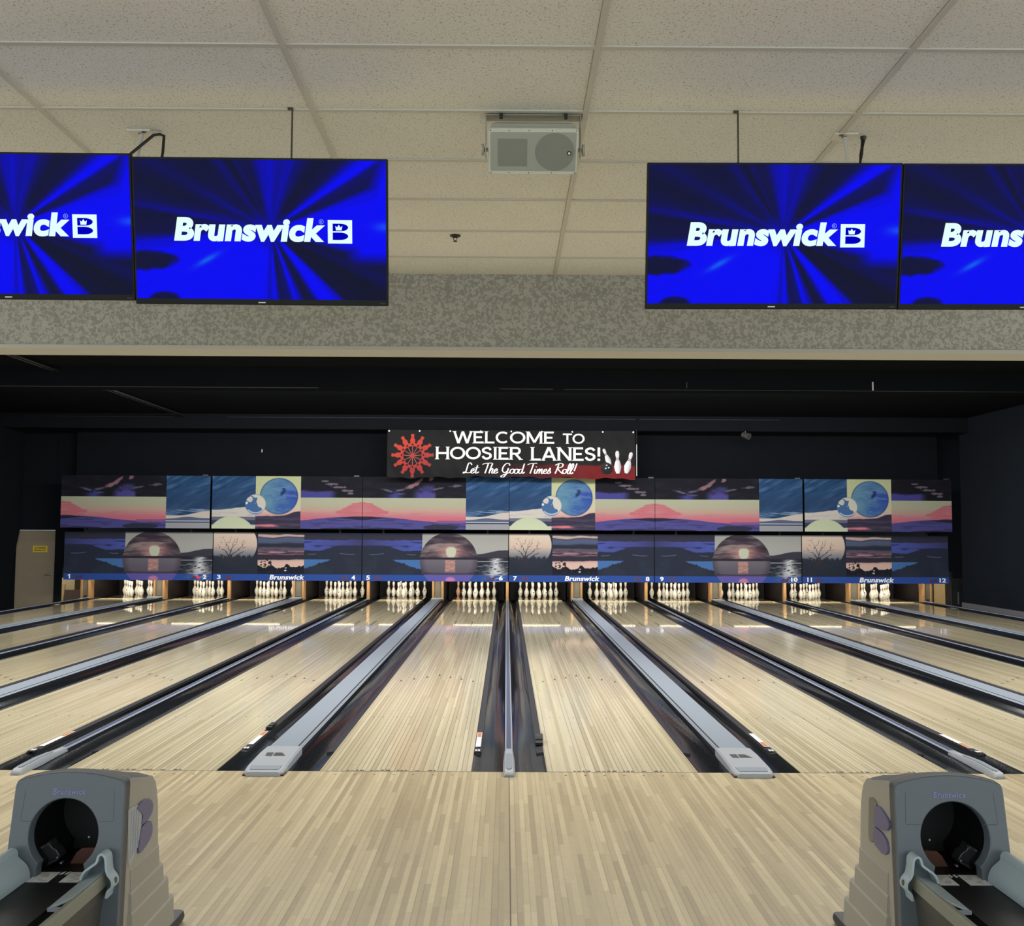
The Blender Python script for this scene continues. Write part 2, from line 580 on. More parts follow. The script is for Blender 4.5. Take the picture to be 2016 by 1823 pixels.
def art_upper_b(U, V):
    img = np.zeros(U.shape + (3,))
    AR = 3.30 / 1.21
    a, b = 0.29, 0.59
    u, R = U / a, U < a
    bluesky(img, R, u, V)
    edge = 0.645 - 0.07 * sm(0, 1.0, u) + 0.012 * (fbm(u * 9, u * 0, 5) - 0.5)
    put(img, sm(-0.008, 0.008, V - edge) * R, (208, 202, 196))
    put(img, sm(0.5, 0.6, fbm(u * 3, V * 40, 6)) * sm(0.66, 0.72, V) * R * 0.4, (170, 165, 170))
    put(img, sm(-0.008, 0.008, V - 0.775) * R, (112, 110, 132))
    put(img, sm(-0.004, 0.004, V - 0.835) * R, (58, 66, 92))
    put(img, sm(-0.004, 0.004, V - 0.925) * R, (200, 205, 190))
    R = (U >= a) & (U < b)
    img[:] = np.where(R[..., None], grad(V, [(0, (196, 204, 158)), (0.55, (206, 202, 170)), (0.68, (222, 188, 176)), (0.75, (206, 160, 160))]), img)
    put(img, sm(-0.01, 0.01, V - 0.76 + 0.09 * sm(0.45, 0.59, U) + 0.03 * (fbm(U * 20, V * 3, 7) - 0.5)) * R, (58, 54, 76))
    put(img, sm(0.5, 0.62, fbm(U * 8, V * 30, 41)) * sm(0.76, 0.8, V) * R * 0.5, (88, 80, 104))
    put(img, sm(0.02, -0.02, np.abs(V - 0.94) - 0.035 + 0.03 * fbm(U * 30, V * 8, 2)) * sm(0.47, 0.40, U) * R, (222, 128, 140))
    put(img, sm(0.02, -0.02, np.abs(V - 0.925) - 0.02 + 0.03 * fbm(U * 30, V * 8, 3)) * sm(0.43, 0.48, U) * R * 0.6, (128, 110, 122))
    # the pale moon rising across both panels
    cx, cy, r = 0.135, 1.213, 0.45
    d = np.hypot((U - cx) * AR, V - cy)
    put(img, sm(0.008, -0.008, d - r) * (U < a), grad(V, [(0.75, (196, 208, 176)), (1, (206, 214, 184))]))
    # the two blue bubbles
    cx, cy, r = 0.445, 0.38, 0.345
    dx, dy = (U - cx) * AR / r, (V - cy) / r
    d = np.hypot(dx, dy)
    n = fbm(dx * 1.2 + 4, dy * 2.6 + 2, 51)
    col = grad(n + 0.35 * dx + 0.1 * dy, [(0.15, (100, 144, 170)), (0.42, (84, 126, 168)), (0.60, (66, 100, 170)), (0.9, (58, 84, 170))])
    m = sm(0.01, -0.01, d - 1)
    put(img, m, col)
    put(img, m * sm(0.58, 0.68, fbm(dx * 1.5, dy * 5, 55)) * 0.5, (112, 150, 190))
    put(img, sm(0.05, -0.05, np.abs(d - 0.985) - 0.012) * 0.8, (34, 58, 110))
    put(img, m * sm(0.14, 0.02, np.abs(np.hypot(dx - 0.0, dy + 0.35) - 0.26)) * (dx > 0.08) * (dy > -0.45) * (dy < 0.0) * 0.8, (30, 48, 92))
    cx, cy, r = 0.290, 0.535, 0.19
    dx, dy = (U - cx) * AR / r, (V - cy) / r
    d = np.hypot(dx, dy)
    m = sm(0.015, -0.015, d - 1)
    put(img, m, (74, 110, 160))
    put(img, m * sm(0.47, 0.54, fbm(dx * 2.2 + 9, dy * 2.2, 61) + 0.35 * dx - 0.18 * dy - 0.02), (212, 208, 196))
    put(img, m * sm(0.1, 0.03, np.abs(np.hypot(dx * 0.9, dy) - 0.86)) * (dy > 0.55), (186, 200, 224))
    put(img, m * sm(0.16, 0.1, np.hypot(dx + 0.86, dy + 0.12)), (220, 228, 240))
    put(img, sm(0.05, -0.05, np.abs(d - 0.98) - 0.02) * 0.6, (92, 120, 160))
    R = U >= b
    u = (U - b) / (1 - b)
    night(img, R & (V < 0.405), u * 0.9 + 0.02, V / 0.405, True)
    put(img, sm(0.62, 0.75, V / 0.405 + 0.25 * (fbm(u * 6, V * 8, 77) - 0.5)) * sm(0.62, 0.45, u) * (R & (V < 0.405)), (74, 72, 148))
    sunset(img, U, V, R & (V >= 0.405), np.clip(1 - (1 - u) * (1 - b) / 0.705, 0, 1), (V - 0.405) / 0.595, True)
    return img


BAND = (52, 86, 168)


def violet(img, reg, u, v):
    """violet evening clouds over dark slopes; u runs outward from the seam"""
    put(img, reg * 1.0, (46, 52, 68))
    put(img, sm(0.08, 0.14, v + 0.05 * (fbm(u * 5, v * 8, 71) - 0.5)) * sm(-0.012, 0.012, (0.27 + 0.10 * sm(0.35, 0.75, u)) - v + 0.04 * (fbm(u * 9, v * 4, 73) - 0.5)) * reg, grad(u, [(0, (64, 66, 112)), (0.35, (74, 80, 148)), (1, (80, 94, 176))]))
    put(img, sm(0.56, 0.66, fbm(u * 4, v * 30, 75)) * sm(0.13, 0.17, v) * sm(0.36, 0.3, v) * reg * 0.8, (48, 50, 92))
    put(img, sm(0.02, 0, np.abs(v - 0.11) - 0.01 - 0.03 * fbm(u * 6, u * 0, 70)) * reg, (56, 54, 70))
    put(img, sm(0.008, 0, np.abs(v - 0.43 - 0.02 * np.sin(u * 9)) - 0.006) * sm(0.5, 0.6, fbm(u * 7, v * 9, 76)) * reg, (86, 92, 116))
    # patch of clear sky over the tree line
    saw = np.abs((u * 34 + 2 * vnoise(u * 20, u * 0, 77)) % 1 - 0.5)
    tl = 0.565 + 0.17 * sm(0.5, 1.0, u) + 0.05 * saw * sm(0.5, 0.6, u) + 0.05 * (fbm(u * 24, u * 0, 78) - 0.5)
    put(img, sm(0.45, 0.6, fbm(u * 5, v * 5, 68)) * sm(0.36, 0.5, v) * reg * 0.35, (58, 66, 86))
    put(img, sm(0.55, 0.56, v) * sm(0.004, -0.004, v - tl) * sm(0.48, 0.56, u) * reg, (76, 118, 178))


def art_lower_a(U, V):
    img = np.zeros(U.shape + (3,))
    AR = 3.32 / 1.105
    violet(img, U < 0.41, U / 0.40, V)
    R = U >= 0.41
    put(img, R * 1.0, (176, 176, 172))
    put(img, sm(0.30, 0.05, V) * R * 0.25, (140, 140, 140))
    hl = 0.43 - 0.08 * sm(0.78, 0.97, U) + 0.02 * (fbm(U * 20, U * 0, 81) - 0.5)
    put(img, sm(-0.01, 0.01, V - hl) * R, (64, 62, 74))
    put(img, sm(-0.01, 0.01, V - 0.50) * R, (44, 45, 58))
    put(img, sm(0.008, 0.0, np.abs(V - 0.585) - 0.004) * R, (196, 196, 204))
    put(img, sm(-0.004, 0.004, V - 0.59) * R, (46, 50, 62))
    rip = fbm(U * 26, V * 48, 83)
    put(img, sm(0.58, 0.66, rip) * sm(0.6, 0.66, V) * R * 0.55, (150, 158, 170))
    gl = np.exp(-((U - 0.918) / (0.035 + 0.05 * sm(0.6, 0.95, V))) ** 2) * sm(0.5, 0.53, V)
    put(img, gl * sm(0.30, 0.55, fbm(U * 44, V * 60, 85) + 0.05) * R, (214, 216, 220))
    band = sm(-0.003, 0.003, V - 0.868)
    put(img, band * (1 - 0.75 * gl * sm(0.45, 0.6, fbm(U * 44, V * 60, 85))), BAND)
    # the large dusk sphere
    cx, cy, r = 0.592, 0.57, 0.585
    dx, dy = (U - cx) * AR / r * 0.985, (V - cy) / r
    m = sm(0.008, -0.008, np.hypot(dx, dy) - 1)
    st = fbm(dx * 1.6, dy * 9 - 0.9 * dx * dx, 91)
    up = grad(st, [(0.3, (62, 54, 66)), (0.5, (96, 86, 94)), (0.72, (140, 126, 128))])
    put(img, m * (V < 0.53), up)
    glow = np.exp(-((dx - 0.08) / 0.42) ** 2 - ((V - 0.38) / 0.12) ** 2)
    put(img, m * glow * (V < 0.52) * (0.5 + 0.6 * st), (226, 150, 146))
    ex = np.abs(dx - 0.08) / (0.19 - 0.25 * np.clip(V - 0.36, 0, 1))
    sun = sm(1.12, 0.8, (ex ** 3 + (np.abs(V - 0.395) / 0.115) ** 3) ** (1 / 3))
    put(img, m * sm(0.5, 0.62, st) * sm(0.5, 0.3, np.abs(V - 0.3)) * (V < 0.5) * 0.5, (160, 142, 140))
    put(img, m * sun, (204, 208, 184))
    put(img, m * sm(0.025, 0.015, np.abs(V - 0.522)), (52, 46, 60))
    put(img, m * (V > 0.545), grad(V, [(0.55, (118, 112, 122)), (0.86, (96, 90, 106))]))
    put(img, m * (V > 0.56) * sm(0.20, 0.15, np.abs(dx - 0.05)) * sm(0.83, 0.78, V) * (0.7 + 0.9 * (fbm(dx * 9, V * 50, 89) - 0.5)), (222, 158, 146))
    put(img, m * sm(0.02, 0.01, np.abs(V - 0.845 + 0.02 * dx * dx)), (74, 68, 86))
    put(img, m * sm(0.75, 1.0, np.hypot(dx, dy)) * 0.35, (40, 36, 48))
    put(img, m * band, (104, 98, 178))
    put(img, m * band * sm(0.22, 0.1, np.hypot(dx - 0.06, (V - 0.97) * 2.6)), (206, 134, 182))
    put(img, sm(0.045, 0.0, V) * 0.7, (24, 24, 32))  # shade of the upper panel, painted into the top edge
    return img


TREE = [((0.112, 0.62), (0.115, 0.40)), ((0.115, 0.42), (0.085, 0.22)), ((0.085, 0.22), (0.058, 0.09)), ((0.09, 0.27), (0.04, 0.19)), ((0.115, 0.40), (0.135, 0.27)), ((0.135, 0.27), (0.168, 0.18)), ((0.125, 0.30), (0.145, 0.13)), ((0.118, 0.48), (0.17, 0.36)), ((0.17, 0.36), (0.215, 0.20)), ((0.17, 0.36), (0.225, 0.29)), ((0.112, 0.50), (0.07, 0.36)), ((0.07, 0.36), (0.02, 0.33)), ((0.10, 0.52), (0.045, 0.47)), ((0.113, 0.56), (0.165, 0.47)), ((0.165, 0.47), (0.2, 0.40)), ((0.105, 0.22), (0.12, 0.1)), ((0.14, 0.26), (0.185, 0.24)), ((0.19, 0.30), (0.20, 0.16)), ((0.06, 0.13), (0.04, 0.10)), ((0.06, 0.13), (0.075, 0.07)), ((0.15, 0.22), (0.165, 0.10)), ((0.045, 0.33), (0.03, 0.26)), ((0.20, 0.25), (0.22, 0.23)), ((0.11, 0.60), (0.06, 0.55)), ((0.112, 0.6), (0.14, 0.52)), ((0.08, 0.30), (0.10, 0.2))]


def art_lower_b(U, V):
    img = np.zeros(U.shape + (3,))
    AR = 3.32 / 1.105
    R = U < 0.30
    put(img, R * 1.0, (44, 51, 65))
    cx, cy, r = 0.137, 0.24, 0.47
    d = np.hypot((U - cx) * AR, V - cy)
    m = sm(0.006, -0.006, d - r) * R
    put(img, m, grad(V + 0.03 * (fbm(U * 20, V * 6, 95) - 0.5), [(0.05, (226, 208, 190)), (0.28, (216, 192, 178)), (0.36, (176, 168, 166)), (0.52, (108, 114, 126)), (0.62, (60, 66, 80))]))
    put(img, m * sm(0.45, 0.62, fbm(U * 90, V * 16, 96) * 0.5 + sm(0.38, 0.62, V) * 0.6), (48, 54, 68))
    for (x0, y0), (x1, y1) in TREE:
        px, py = (U - x0) * AR, V - y0
        bx, by = (x1 - x0) * AR, y1 - y0
        t = np.clip((px * bx + py * by) / (bx * bx + by * by), 0, 1)
        dd = np.hypot(px - t * bx + 0.008 * np.sin(V * 60), py - t * by)
        wd = 0.010 * sm(0.1, 0.62, y0 + (y1 - y0) * t) ** 1.5 + 0.0022
        put(img, sm(wd + 0.0035, wd - 0.002, dd) * m, (62, 54, 58))
    R = (U >= 0.30) & (U < 0.612)
    n = 0.05 * (fbm(U * 10, V * 10, 97) - 0.5)
    img[:] = np.where(R[..., None], grad(V + n, [(0.03, (70, 62, 64)), (0.06, (206, 184, 176)), (0.09, (180, 160, 158)), (0.105, (66, 66, 80)), (0.13, (88, 100, 132)), (0.2, (84, 94, 124)), (0.23, (50, 54, 68)), (0.3, (48, 52, 66)), (0.31, (96, 86, 104)), (0.38, (104, 90, 106)), (0.41, (196, 140, 152)), (0.45, (150, 112, 128)), (0.47, (58, 54, 68)), (0.56, (54, 52, 66)), (0.575, (206, 168, 166)), (0.62, (228, 190, 178)), (0.72, (226, 196, 180))]), img)
    put(img, sm(0.55, 0.63, fbm(U * 7, V * 34, 98)) * sm(0.3, 0.36, V) * sm(0.58, 0.52, V) * R * 0.8, (52, 50, 64))
    tl = 0.69 + 0.05 * (fbm(U * 40, U * 0, 99) - 0.5) * 2 + 0.03 * np.sin(U * 60)
    put(img, sm(-0.008, 0.008, V - tl - 0.02) * R, (32, 35, 46))
    tw = np.hypot((U - 0.355) * AR, V - 0.66)
    put(img, sm(0.5, 0.58, fbm(U * 80, V * 40, 93)) * sm(0.14, 0.10, tw) * R, (40, 38, 46))
    put(img, sm(0.03, 0.02, np.hypot((U - 0.487) * AR, (V - 0.79) * 1.6)) * R, (226, 220, 216))
    put(img, sm(0.022, 0.014, np.hypot((U - 0.49) * AR, (V - 0.735) * 1.3)) * R, (206, 190, 184))
    put(img, sm(0.55, 0.7, fbm(U * 60, V * 30, 92)) * sm(0.76, 0.78, V) * sm(0.83, 0.81, V) * sm(0.3, 0.4, U) * R * 0.5, (120, 108, 124))
    put(img, sm(0.815, 0.83, V) * R, (38, 42, 54))
    violet(img, U >= 0.612, (1 - U) / 0.40, V)
    put(img, sm(-0.003, 0.003, V - 0.866), BAND)
    put(img, sm(0.045, 0.0, V) * 0.7, (24, 24, 32))  # top edge darkened for the shade under the upper panel
    return img


def art_screen(U, V):
    AR = 16 / 9
    x, y = (U - 0.54) * AR, 0.50 - V
    th = np.degrees(np.arctan2(y, x)) % 360
    r = np.hypot(x, y)
    key = [(0, 0.95), (14, 1.0), (20, 0.85), (25, 0.25), (31, 0.35), (34, 0.95), (38, 0.8), (43, 0.25), (56, 0.12), (66, 0.35), (74, 0.62), (82, 0.50), (90, 0.72), (98, 0.6), (108, 0.22), (116, 0.3), (121, 0.10), (127, 0.42), (133, 0.12), (143, 0.16), (150, 0.30), (158, 0.12), (166, 0.24), (169, 0.5), (172, 0.15), (181, 0.22), (186, 0.75), (193, 1.0), (262, 1.0), (268, 0.6), (273, 0.95), (278, 0.25), (284, 0.35), (289, 0.95), (293, 0.55), (297, 0.12), (301, 0.3), (305, 0.98), (312, 0.95), (318, 0.14), (331, 0.06), (336, 0.28), (341, 0.16), (346, 0.6), (351, 0.95), (360, 0.95)]
    k = np.interp(th + 3 * (fbm(th * 0.35, r * 1.5, 11) - 0.5), [a for a, b in key], [b for a, b in key])
    k = k * (0.86 + 0.28 * fbm(th * 0.5, r * 2.0, 13))
    k = k * sm(0.0, 0.22, r) + 0.55 * (1 - sm(0.0, 0.22, r))
    k = np.where((th > 130) & (th < 186), k + 0.35 * sm(0.75, 0.2, r) * fbm(th * 0.2, r * 3, 17), k)
    k = np.maximum(k, sm(0.82, 0.95, U + 0.18 * (V - 0.5)) * sm(0.82, 0.62, V))
    bl = sm(0.5, -0.6, ((U - 0.04) / 0.13) ** 2 + ((V - 0.725) / 0.07) ** 2 - 1 + 0.8 * (fbm(U * 30, V * 20, 15) - 0.5))
    k = k * (1 - 0.85 * bl)
    k = k * (1 - 0.8 * sm(0.6, -0.6, ((U - 0.11) / 0.06) ** 2 + ((V - 1.0) / 0.05) ** 2 - 1))
    k = np.clip(k, 0, 1)
    img = grad(k, [(0, (12, 16, 30)), (0.25, (10, 12, 70)), (0.6, (3, 3, 160)), (0.9, (0, 0, 236)), (1, (0, 0, 242))])
    a = math.radians(30)
    px, py = (U - 0.285) * AR, -(V - 0.715)
    p, q = px * math.cos(a) + py * math.sin(a), -px * math.sin(a) + py * math.cos(a)
    put(img, np.exp(-(p / 0.10) ** 2 - (q / 0.022) ** 2), (10, 92, 236))
    put(img, 0.8 * np.exp(-((U - 1.0) / 0.05) ** 2 - ((V - 0.47) / 0.035) ** 2), (20, 90, 240))
    return img


# ------------------------------------------------------------------ materials
M = {}
M['approach'] = board_mat('approach_boards', 0.029, 0.6, [(0.12, (160, 144, 111)), (0.40, (174, 158, 123)), (0.62, (187, 171, 135)), (0.9, (199, 184, 147))], 0.42, 0.2, 0.3, 0.22, 0.07)
M['lane'] = board_mat('lane_boards', 0.0335, 1.6, [(0.12, (190, 177, 142)), (0.45, (207, 194, 159)), (0.9, (222, 210, 177))], 0.38, 1.0, (0.13, 0.032), 0.5, 0.05, 0.00006)
M['arrow'] = mat('arrow_inlay', (44, 36, 30), 0.3, coat=1)
M['line'] = mat('foul_line_seam', (92, 74, 52), 0.6)
M['deck'] = mat('pin_deck_board', (116, 98, 70), 0.35, coat=1)
M['strip'] = mat('deck_seam', (246, 226, 178), 0.4)
M['gutter'] = mat('gutter_plastic', (21, 24, 27), 0.14, spec=0.6)
M['bumper'] = mat('bumper_rail_black', (38, 38, 44), 0.35)
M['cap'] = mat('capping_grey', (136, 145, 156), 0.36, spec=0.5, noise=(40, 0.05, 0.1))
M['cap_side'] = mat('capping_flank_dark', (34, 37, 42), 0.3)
M['cap_edge'] = mat('capping_rim', (150, 157, 168), 0.3)
M['cap_mid'] = mat('capping_blue_inlay', (74, 80, 106), 0.3)
M['capend'] = mat('end_cap_grey', (152, 156, 162), 0.45)
M['black'] = mat('black_plastic', (20, 20, 22), 0.45)
M['slot'] = mat('slot_black', (12, 12, 14), 0.7)
M['red'] = mat('dark_red_pad', (70, 20, 22), 0.6)
M['wall_black'] = mat('black_paint', (23, 25, 29), 0.9, spec=0.0, noise=(2.2, 0.12, 0.0))
M['wall_dark'] = mat('charcoal_paint', (30, 34, 40), 0.9, spec=0.0, noise=(1.6, 0.12, 0.0))
M['ceil_black'] = mat('black_ceiling_paint', (24, 26, 30), 0.95, spec=0.0, noise=(1.2, 0.15, 0.0))
M['beam_edge'] = mat('beam_edge_metal', (60, 62, 66), 0.45, metal=0.5)
M['tile'] = speckle_mat('ceiling_tile', (223, 223, 218), (170, 168, 160), 120, 0.33, 0.43, 0.3, (3.0, 0.04))
M['tbar'] = mat('ceiling_grid_paint', (192, 190, 182), 0.6)
M['shadow_gap'] = mat('grid_shadow_line', (160, 157, 148), 0.9)  # thin strips beside the tees, their shadow line laid in as colour
M['soffit'] = speckle_mat('mottled_wall', (174, 172, 163), (146, 144, 136), 44, 0.44, 0.56, 0.15, (6.0, 0.10))
M['trim'] = mat('trim_paint', (178, 176, 167), 0.6)
M['print'] = print_mat('masking_print', 0.68, rough=0.6)
M['screen'] = print_mat('screen_picture', emit=1.0, rough=0.12)
M['glow_white'] = mat('screen_lettering', (10, 10, 10), 0.4, emit=(222, 250, 252), strength=1.0)
M['glow_dim'] = mat('screen_small_mark', (10, 10, 10), 0.4, emit=(120, 150, 235), strength=1.0)
M['glow_blue'] = mat('screen_logo_field', (0, 0, 0), 0.6, spec=0.0, emit=(2, 2, 190), strength=1.0)
M['bezel'] = mat('monitor_black', (8, 8, 10), 0.45, spec=0.2)
M['white'] = mat('white_print', (235, 236, 238), 0.5)
M['offwhite'] = mat('label_white', (214, 215, 216), 0.5)
M['orange'] = mat('label_orange', (186, 110, 62), 0.5)
M['ink'] = mat('label_ink', (50, 50, 52), 0.6)
M['lamp_ring'] = mat('foul_lamp_ring', (84, 34, 62), 0.5)
M['lamp_lens'] = mat('foul_lamp_lens', (52, 34, 84), 0.3)
M['lamp_lit'] = mat('foul_lamp_lit', (150, 20, 40), 0.3, emit=(220, 30, 70), strength=0.8)
M['pin'] = mat('pin_white', (244, 238, 222), 0.22, coat=0.5)
M['pin_red'] = mat('pin_stripe', (150, 44, 38), 0.3)
M['pin_mark'] = mat('pin_mark', (48, 44, 42), 0.4)
M['pin_pink'] = mat('pin_stained', (222, 170, 140), 0.25)
M['tube'] = mat('pin_lamp_tube', (255, 250, 235), 0.4, emit=(255, 240, 205), strength=2.4)
M['reflector'] = mat('reflector_white', (150, 148, 142), 0.5)
M['post'] = mat('kickback_capping', (140, 106, 66), 0.5, noise=(14, 0.2, 0.1))
M['post_mid'] = mat('kickback_plate', (92, 86, 74), 0.45, noise=(8, 0.2, 0.1))
M['kick'] = mat('kickback_maroon', (30, 17, 17), 0.6, noise=(5, 0.2, 0.1))
M['curtain'] = mat('pit_curtain_black', (9, 9, 10), 0.9)
M['pitfloor'] = mat('pit_carpet', (14, 14, 15), 0.9)
M['door'] = mat('door_wood', (128, 116, 97), 0.5, noise=(6, 0.08, 0.05))
M['yellow'] = mat('sign_yellow', (196, 170, 48), 0.5)
M['steel'] = mat('brushed_steel', (190, 190, 188), 0.3, metal=0.9)
M['concrete'] = mat('concrete_grey', (104, 104, 106), 0.8, noise=(6, 0.1, 0.1))
M['plywood'] = mat('plywood', (168, 146, 106), 0.6, noise=(10, 0.1, 0.1))
M['brown'] = mat('brown_board', (70, 50, 38), 0.7, noise=(8, 0.15, 0.1))
M['tan'] = mat('tan_board', (190, 160, 108), 0.5, noise=(9, 0.15, 0.1))
M['speaker'] = mat('speaker_housing', (200, 203, 190), 0.5, noise=(60, 0.04, 0.1))
M['speaker_dark'] = mat('speaker_bracket', (150, 147, 134), 0.5)
M['grille'] = mat('speaker_grille', (156, 160, 150), 0.6, noise=(400, 0.1, 0.3))
M['cone'] = mat('speaker_cone', (130, 132, 124), 0.65, noise=(400, 0.1, 0.3))
M['rod'] = mat('rod_steel', (66, 62, 56), 0.5, metal=0.3)
M['cable_white'] = mat('cable_white', (186, 182, 172), 0.5)
M['plate'] = mat('outlet_plate', (208, 204, 192), 0.5)
M['hood_front'] = mat('hood_blue_grey', (84, 92, 99), 0.42, noise=(120, 0.04, 0.15))
M['hood_groove'] = mat('hood_groove', (70, 76, 82), 0.5)
M['hood_rim'] = mat('hood_rim_grey', (72, 72, 72), 0.45)
M['hood_body'] = mat('hood_warm_grey', (160, 154, 142), 0.5, noise=(120, 0.04, 0.15))
M['hood_top'] = mat('hood_top_grey', (98, 97, 98), 0.45, noise=(120, 0.04, 0.15))
M['hood_skirt'] = mat('hood_skirt_grey', (152, 147, 136), 0.5, noise=(120, 0.04, 0.15))
M['hood_dark'] = mat('hood_inside', (10, 10, 11), 0.6)
M['lavender'] = mat('lettering_lavender', (124, 122, 176), 0.5)
M['purple'] = mat('badge_purple', (100, 95, 128), 0.45)
M['badge_shade'] = mat('badge_shade', (120, 114, 104), 0.5)
M['badge_grey'] = mat('badge_grey', (168, 166, 162), 0.4)
M['wing'] = mat('rack_pale_blue_grey', (164, 178, 185), 0.4, noise=(60, 0.03, 0.1))
M['beam'] = mat('rack_beam_olive_grey', (136, 136, 124), 0.5)
M['beam_dark'] = mat('rack_beam_dark', (70, 70, 66), 0.5)
M['belt'] = mat('lift_belt_brown', (84, 48, 34), 0.6)
M['mech'] = mat('mechanism_black', (44, 46, 49), 0.35)
M['foot'] = mat('foot_black', (36, 36, 36), 0.5)
M['banner_eyelet'] = mat('banner_eyelet', (150, 150, 150), 0.3, metal=0.8)
M['banner'] = print_mat('banner_vinyl', 1.0, rough=0.42)
M['banner_white'] = mat('banner_ink_white', (228, 226, 224), 0.4)
M['brass_dark'] = mat('sprinkler_dark', (40, 36, 28), 0.4, metal=0.5)

WORD = ['zero', 'one', 'two', 'three', 'four', 'five', 'six', 'seven', 'eight', 'nine', 'ten', 'eleven', 'twelve']

# ------------------------------------------------------------------ lane geometry
LW, NARROW, WIDE = 1.054, 0.530, 0.722
PITCHX = 2 * LW + NARROW + WIDE
LANES = []
for k in (2, 1, 0):
    c6 = -(NARROW / 2 + LW / 2) - k * PITCHX
    LANES += [c6 - LW - WIDE, c6]
LANES = LANES + [-c for c in LANES[::-1]]
LEN, HEADPIN = 19.05, 18.25

# ------------------------------------------------------------------ setting
mb = MB().box(-12.2, 12.2, -13.0, -0.006, -0.1, 0.0)
fl = struct(mb.build('floor', M['approach']))
mb = MB().box(-0.0025, 0.0025, -4.6, -0.02, 0.0, 0.0012)
struct(mb.build('trim_1', M['line']))
mb = MB().box(-12.2, 12.2, -0.006, 20.6, -0.5, -0.42)
struct(mb.build('floor_under_lanes', M['concrete']))
# tile ceiling: slab, grid of tees
ZC = 3.55
mb = MB()
mb.box(-12.2, 12.2, -13, 0.126, ZC, ZC + 0.05)
struct(mb.build('ceiling', M['tile']))
mb = MB()
y = -2.801 - 0.612 * 16
rows = []
while y < 0.1:
    rows.append(y)
    y += 0.612
for y in rows:
    mb.cur = 0
    mb.box(-12.2, 12.2, y - 0.012, y + 0.012, ZC - 0.006, ZC)
    mb.cur = 1
    mb.box(-12.2, 12.2, y + 0.012, y + 0.0165, ZC - 0.0015, ZC)
for k in range(-10, 11):
    x = 0.318 + 1.219 * k
    mb.cur = 0
    mb.box(x - 0.012, x + 0.012, -13, 0.126, ZC - 0.0065, ZC)
    mb.cur = 1
    mb.box(x - 0.0155, x - 0.012, -13, 0.126, ZC - 0.0015, ZC)
struct(mb.build('trim_2', [M['tbar'], M['shadow_gap']]))
# mottled soffit wall above the foul line
mb = MB().box(-12.2, 12.2, 0.126, 0.40, 3.01, ZC + 0.9)
struct(mb.build('wall_soffit', M['soffit']))
mb = MB().box(-12.2, 12.2, 0.112, 0.41, 2.982, 3.012)
struct(mb.build('trim_3', M['trim'], bevel=0.003))
# black lane hall
mb = MB().box(-12.2, 12.2, 0.40, 20.6, 4.3, 4.4)
struct(mb.build('ceiling_lanes', M['ceil_black']))
mb = MB()
mb.box(-12.2, 12.2, 9.3, 9.75, 3.985, 4.3)
mb.cur = 1
mb.box(-9, -3.1, 9.292, 9.30, 3.978, 3.988)
mb.box(-0.15, 0.72, 9.292, 9.30, 3.978, 3.988)
mb.box(0.9, 11, 9.293, 9.30, 3.978, 3.984)
struct(mb.build('trim_4', [M['ceil_black'], M['beam_edge']]))
mb = MB()
mb.box(-12.2, 12.2, 15.95, 16.2, 3.965, 4.3)
mb.cur = 1
for x0, x1 in ((-11, -7.6), (-6.4, -2.9), (-2.9, 2.9), (3.0, 6.2)):
    mb.box(x0, x1, 15.943, 15.95, 4.225, 4.229)
struct(mb.build('trim_5', [M['ceil_black'], M['beam_edge']]))
mb = MB().box(-12.2, 12.2, 20.5, 20.6, -0.5, 4.3)
struct(mb.build('wall_back', M['wall_black']))
mb = MB().box(-10.12, 10.12, 16.75, 16.85, 2.5, 4.3)
struct(mb.build('wall_above_masking', M['wall_black']))
# left side wall (its foot is battered outwards) and the wall with the service door
mb = MB().prism([(-11.46, 4.3), (-11.46, 1.66), (-11.60, 0.9), (-11.64, -0.45), (-12.2, -0.45), (-12.2, 4.3)], 0.4, 16.9, 'Y')
struct(mb.build('wall_left', M['wall_black']))
mb = MB().box(-12.2, -10.672, 17.02, 17.12, 1.634, 4.3).box(-10.672, -10.53, 17.0, 17.12, -0.45, 4.3).box(-10.53, -10.05, 17.0, 17.12, 0.75, 4.3).box(-12.2, -11.62, 17.02, 17.12, -0.45, 1.634)
struct(mb.build('wall_service', M['wall_black']))
mb = MB().box(10.5, 12.2, 0.4, 16.41, -0.45, 4.3)
struct(mb.build('wall_right', M['wall_dark']))
mb = MB().box(10.66, 12.2, 17.3, 17.4, -0.45, 4.3).box(10.10, 10.66, 17.3, 17.4, 0.75, 4.3)
struct(mb.build('wall_corner', M['wall_black']))
mb = MB().box(10.47, 10.5, 0.4, 16.41, -0.42, 0.085)
struct(mb.build('baseboard_right', M['concrete']))
mb = MB().box(10.1, 10.5, 0.0, 16.41, -0.42, -0.36)
struct(mb.build('floor_right_walkway', M['concrete']))
# service door
door = MB().box(-11.60, -10.678, 17.03, 17.075, -0.41, 1.632).build('door_1', M['door'], bevel=0.004)
struct(door)
mb = MB()
mb.lathe([(0.026, 0), (0.026, 0.012)], 16)
for i, p in enumerate(mb.v):
    mb.v[i] = (p[0], -p[2], p[1])
mb.tube([(0, -0.01, 0), (0, -0.05, 0), (-0.03, -0.055, 0), (-0.13, -0.055, -0.012)], [0.010, 0.010, 0.010, 0.008])
mb.build('door_handle', M['steel'], door, smooth=50, loc=(-10.75, 17.03, 0.60))
sg = thing('door_sign', 'small yellow warning sign with black lettering on the tan service door', 'sign', (-11.03, 17.028, 1.19))
MB().box(-0.17, 0.17, -0.006, 0, -0.075, 0.075).build('sign_plate', M['yellow'], sg)
mb = MB()
text_add(mb, 'AUTHORIZED', (0, -0.0075, 0.026), 0.27, 0.045, bold=0.03)
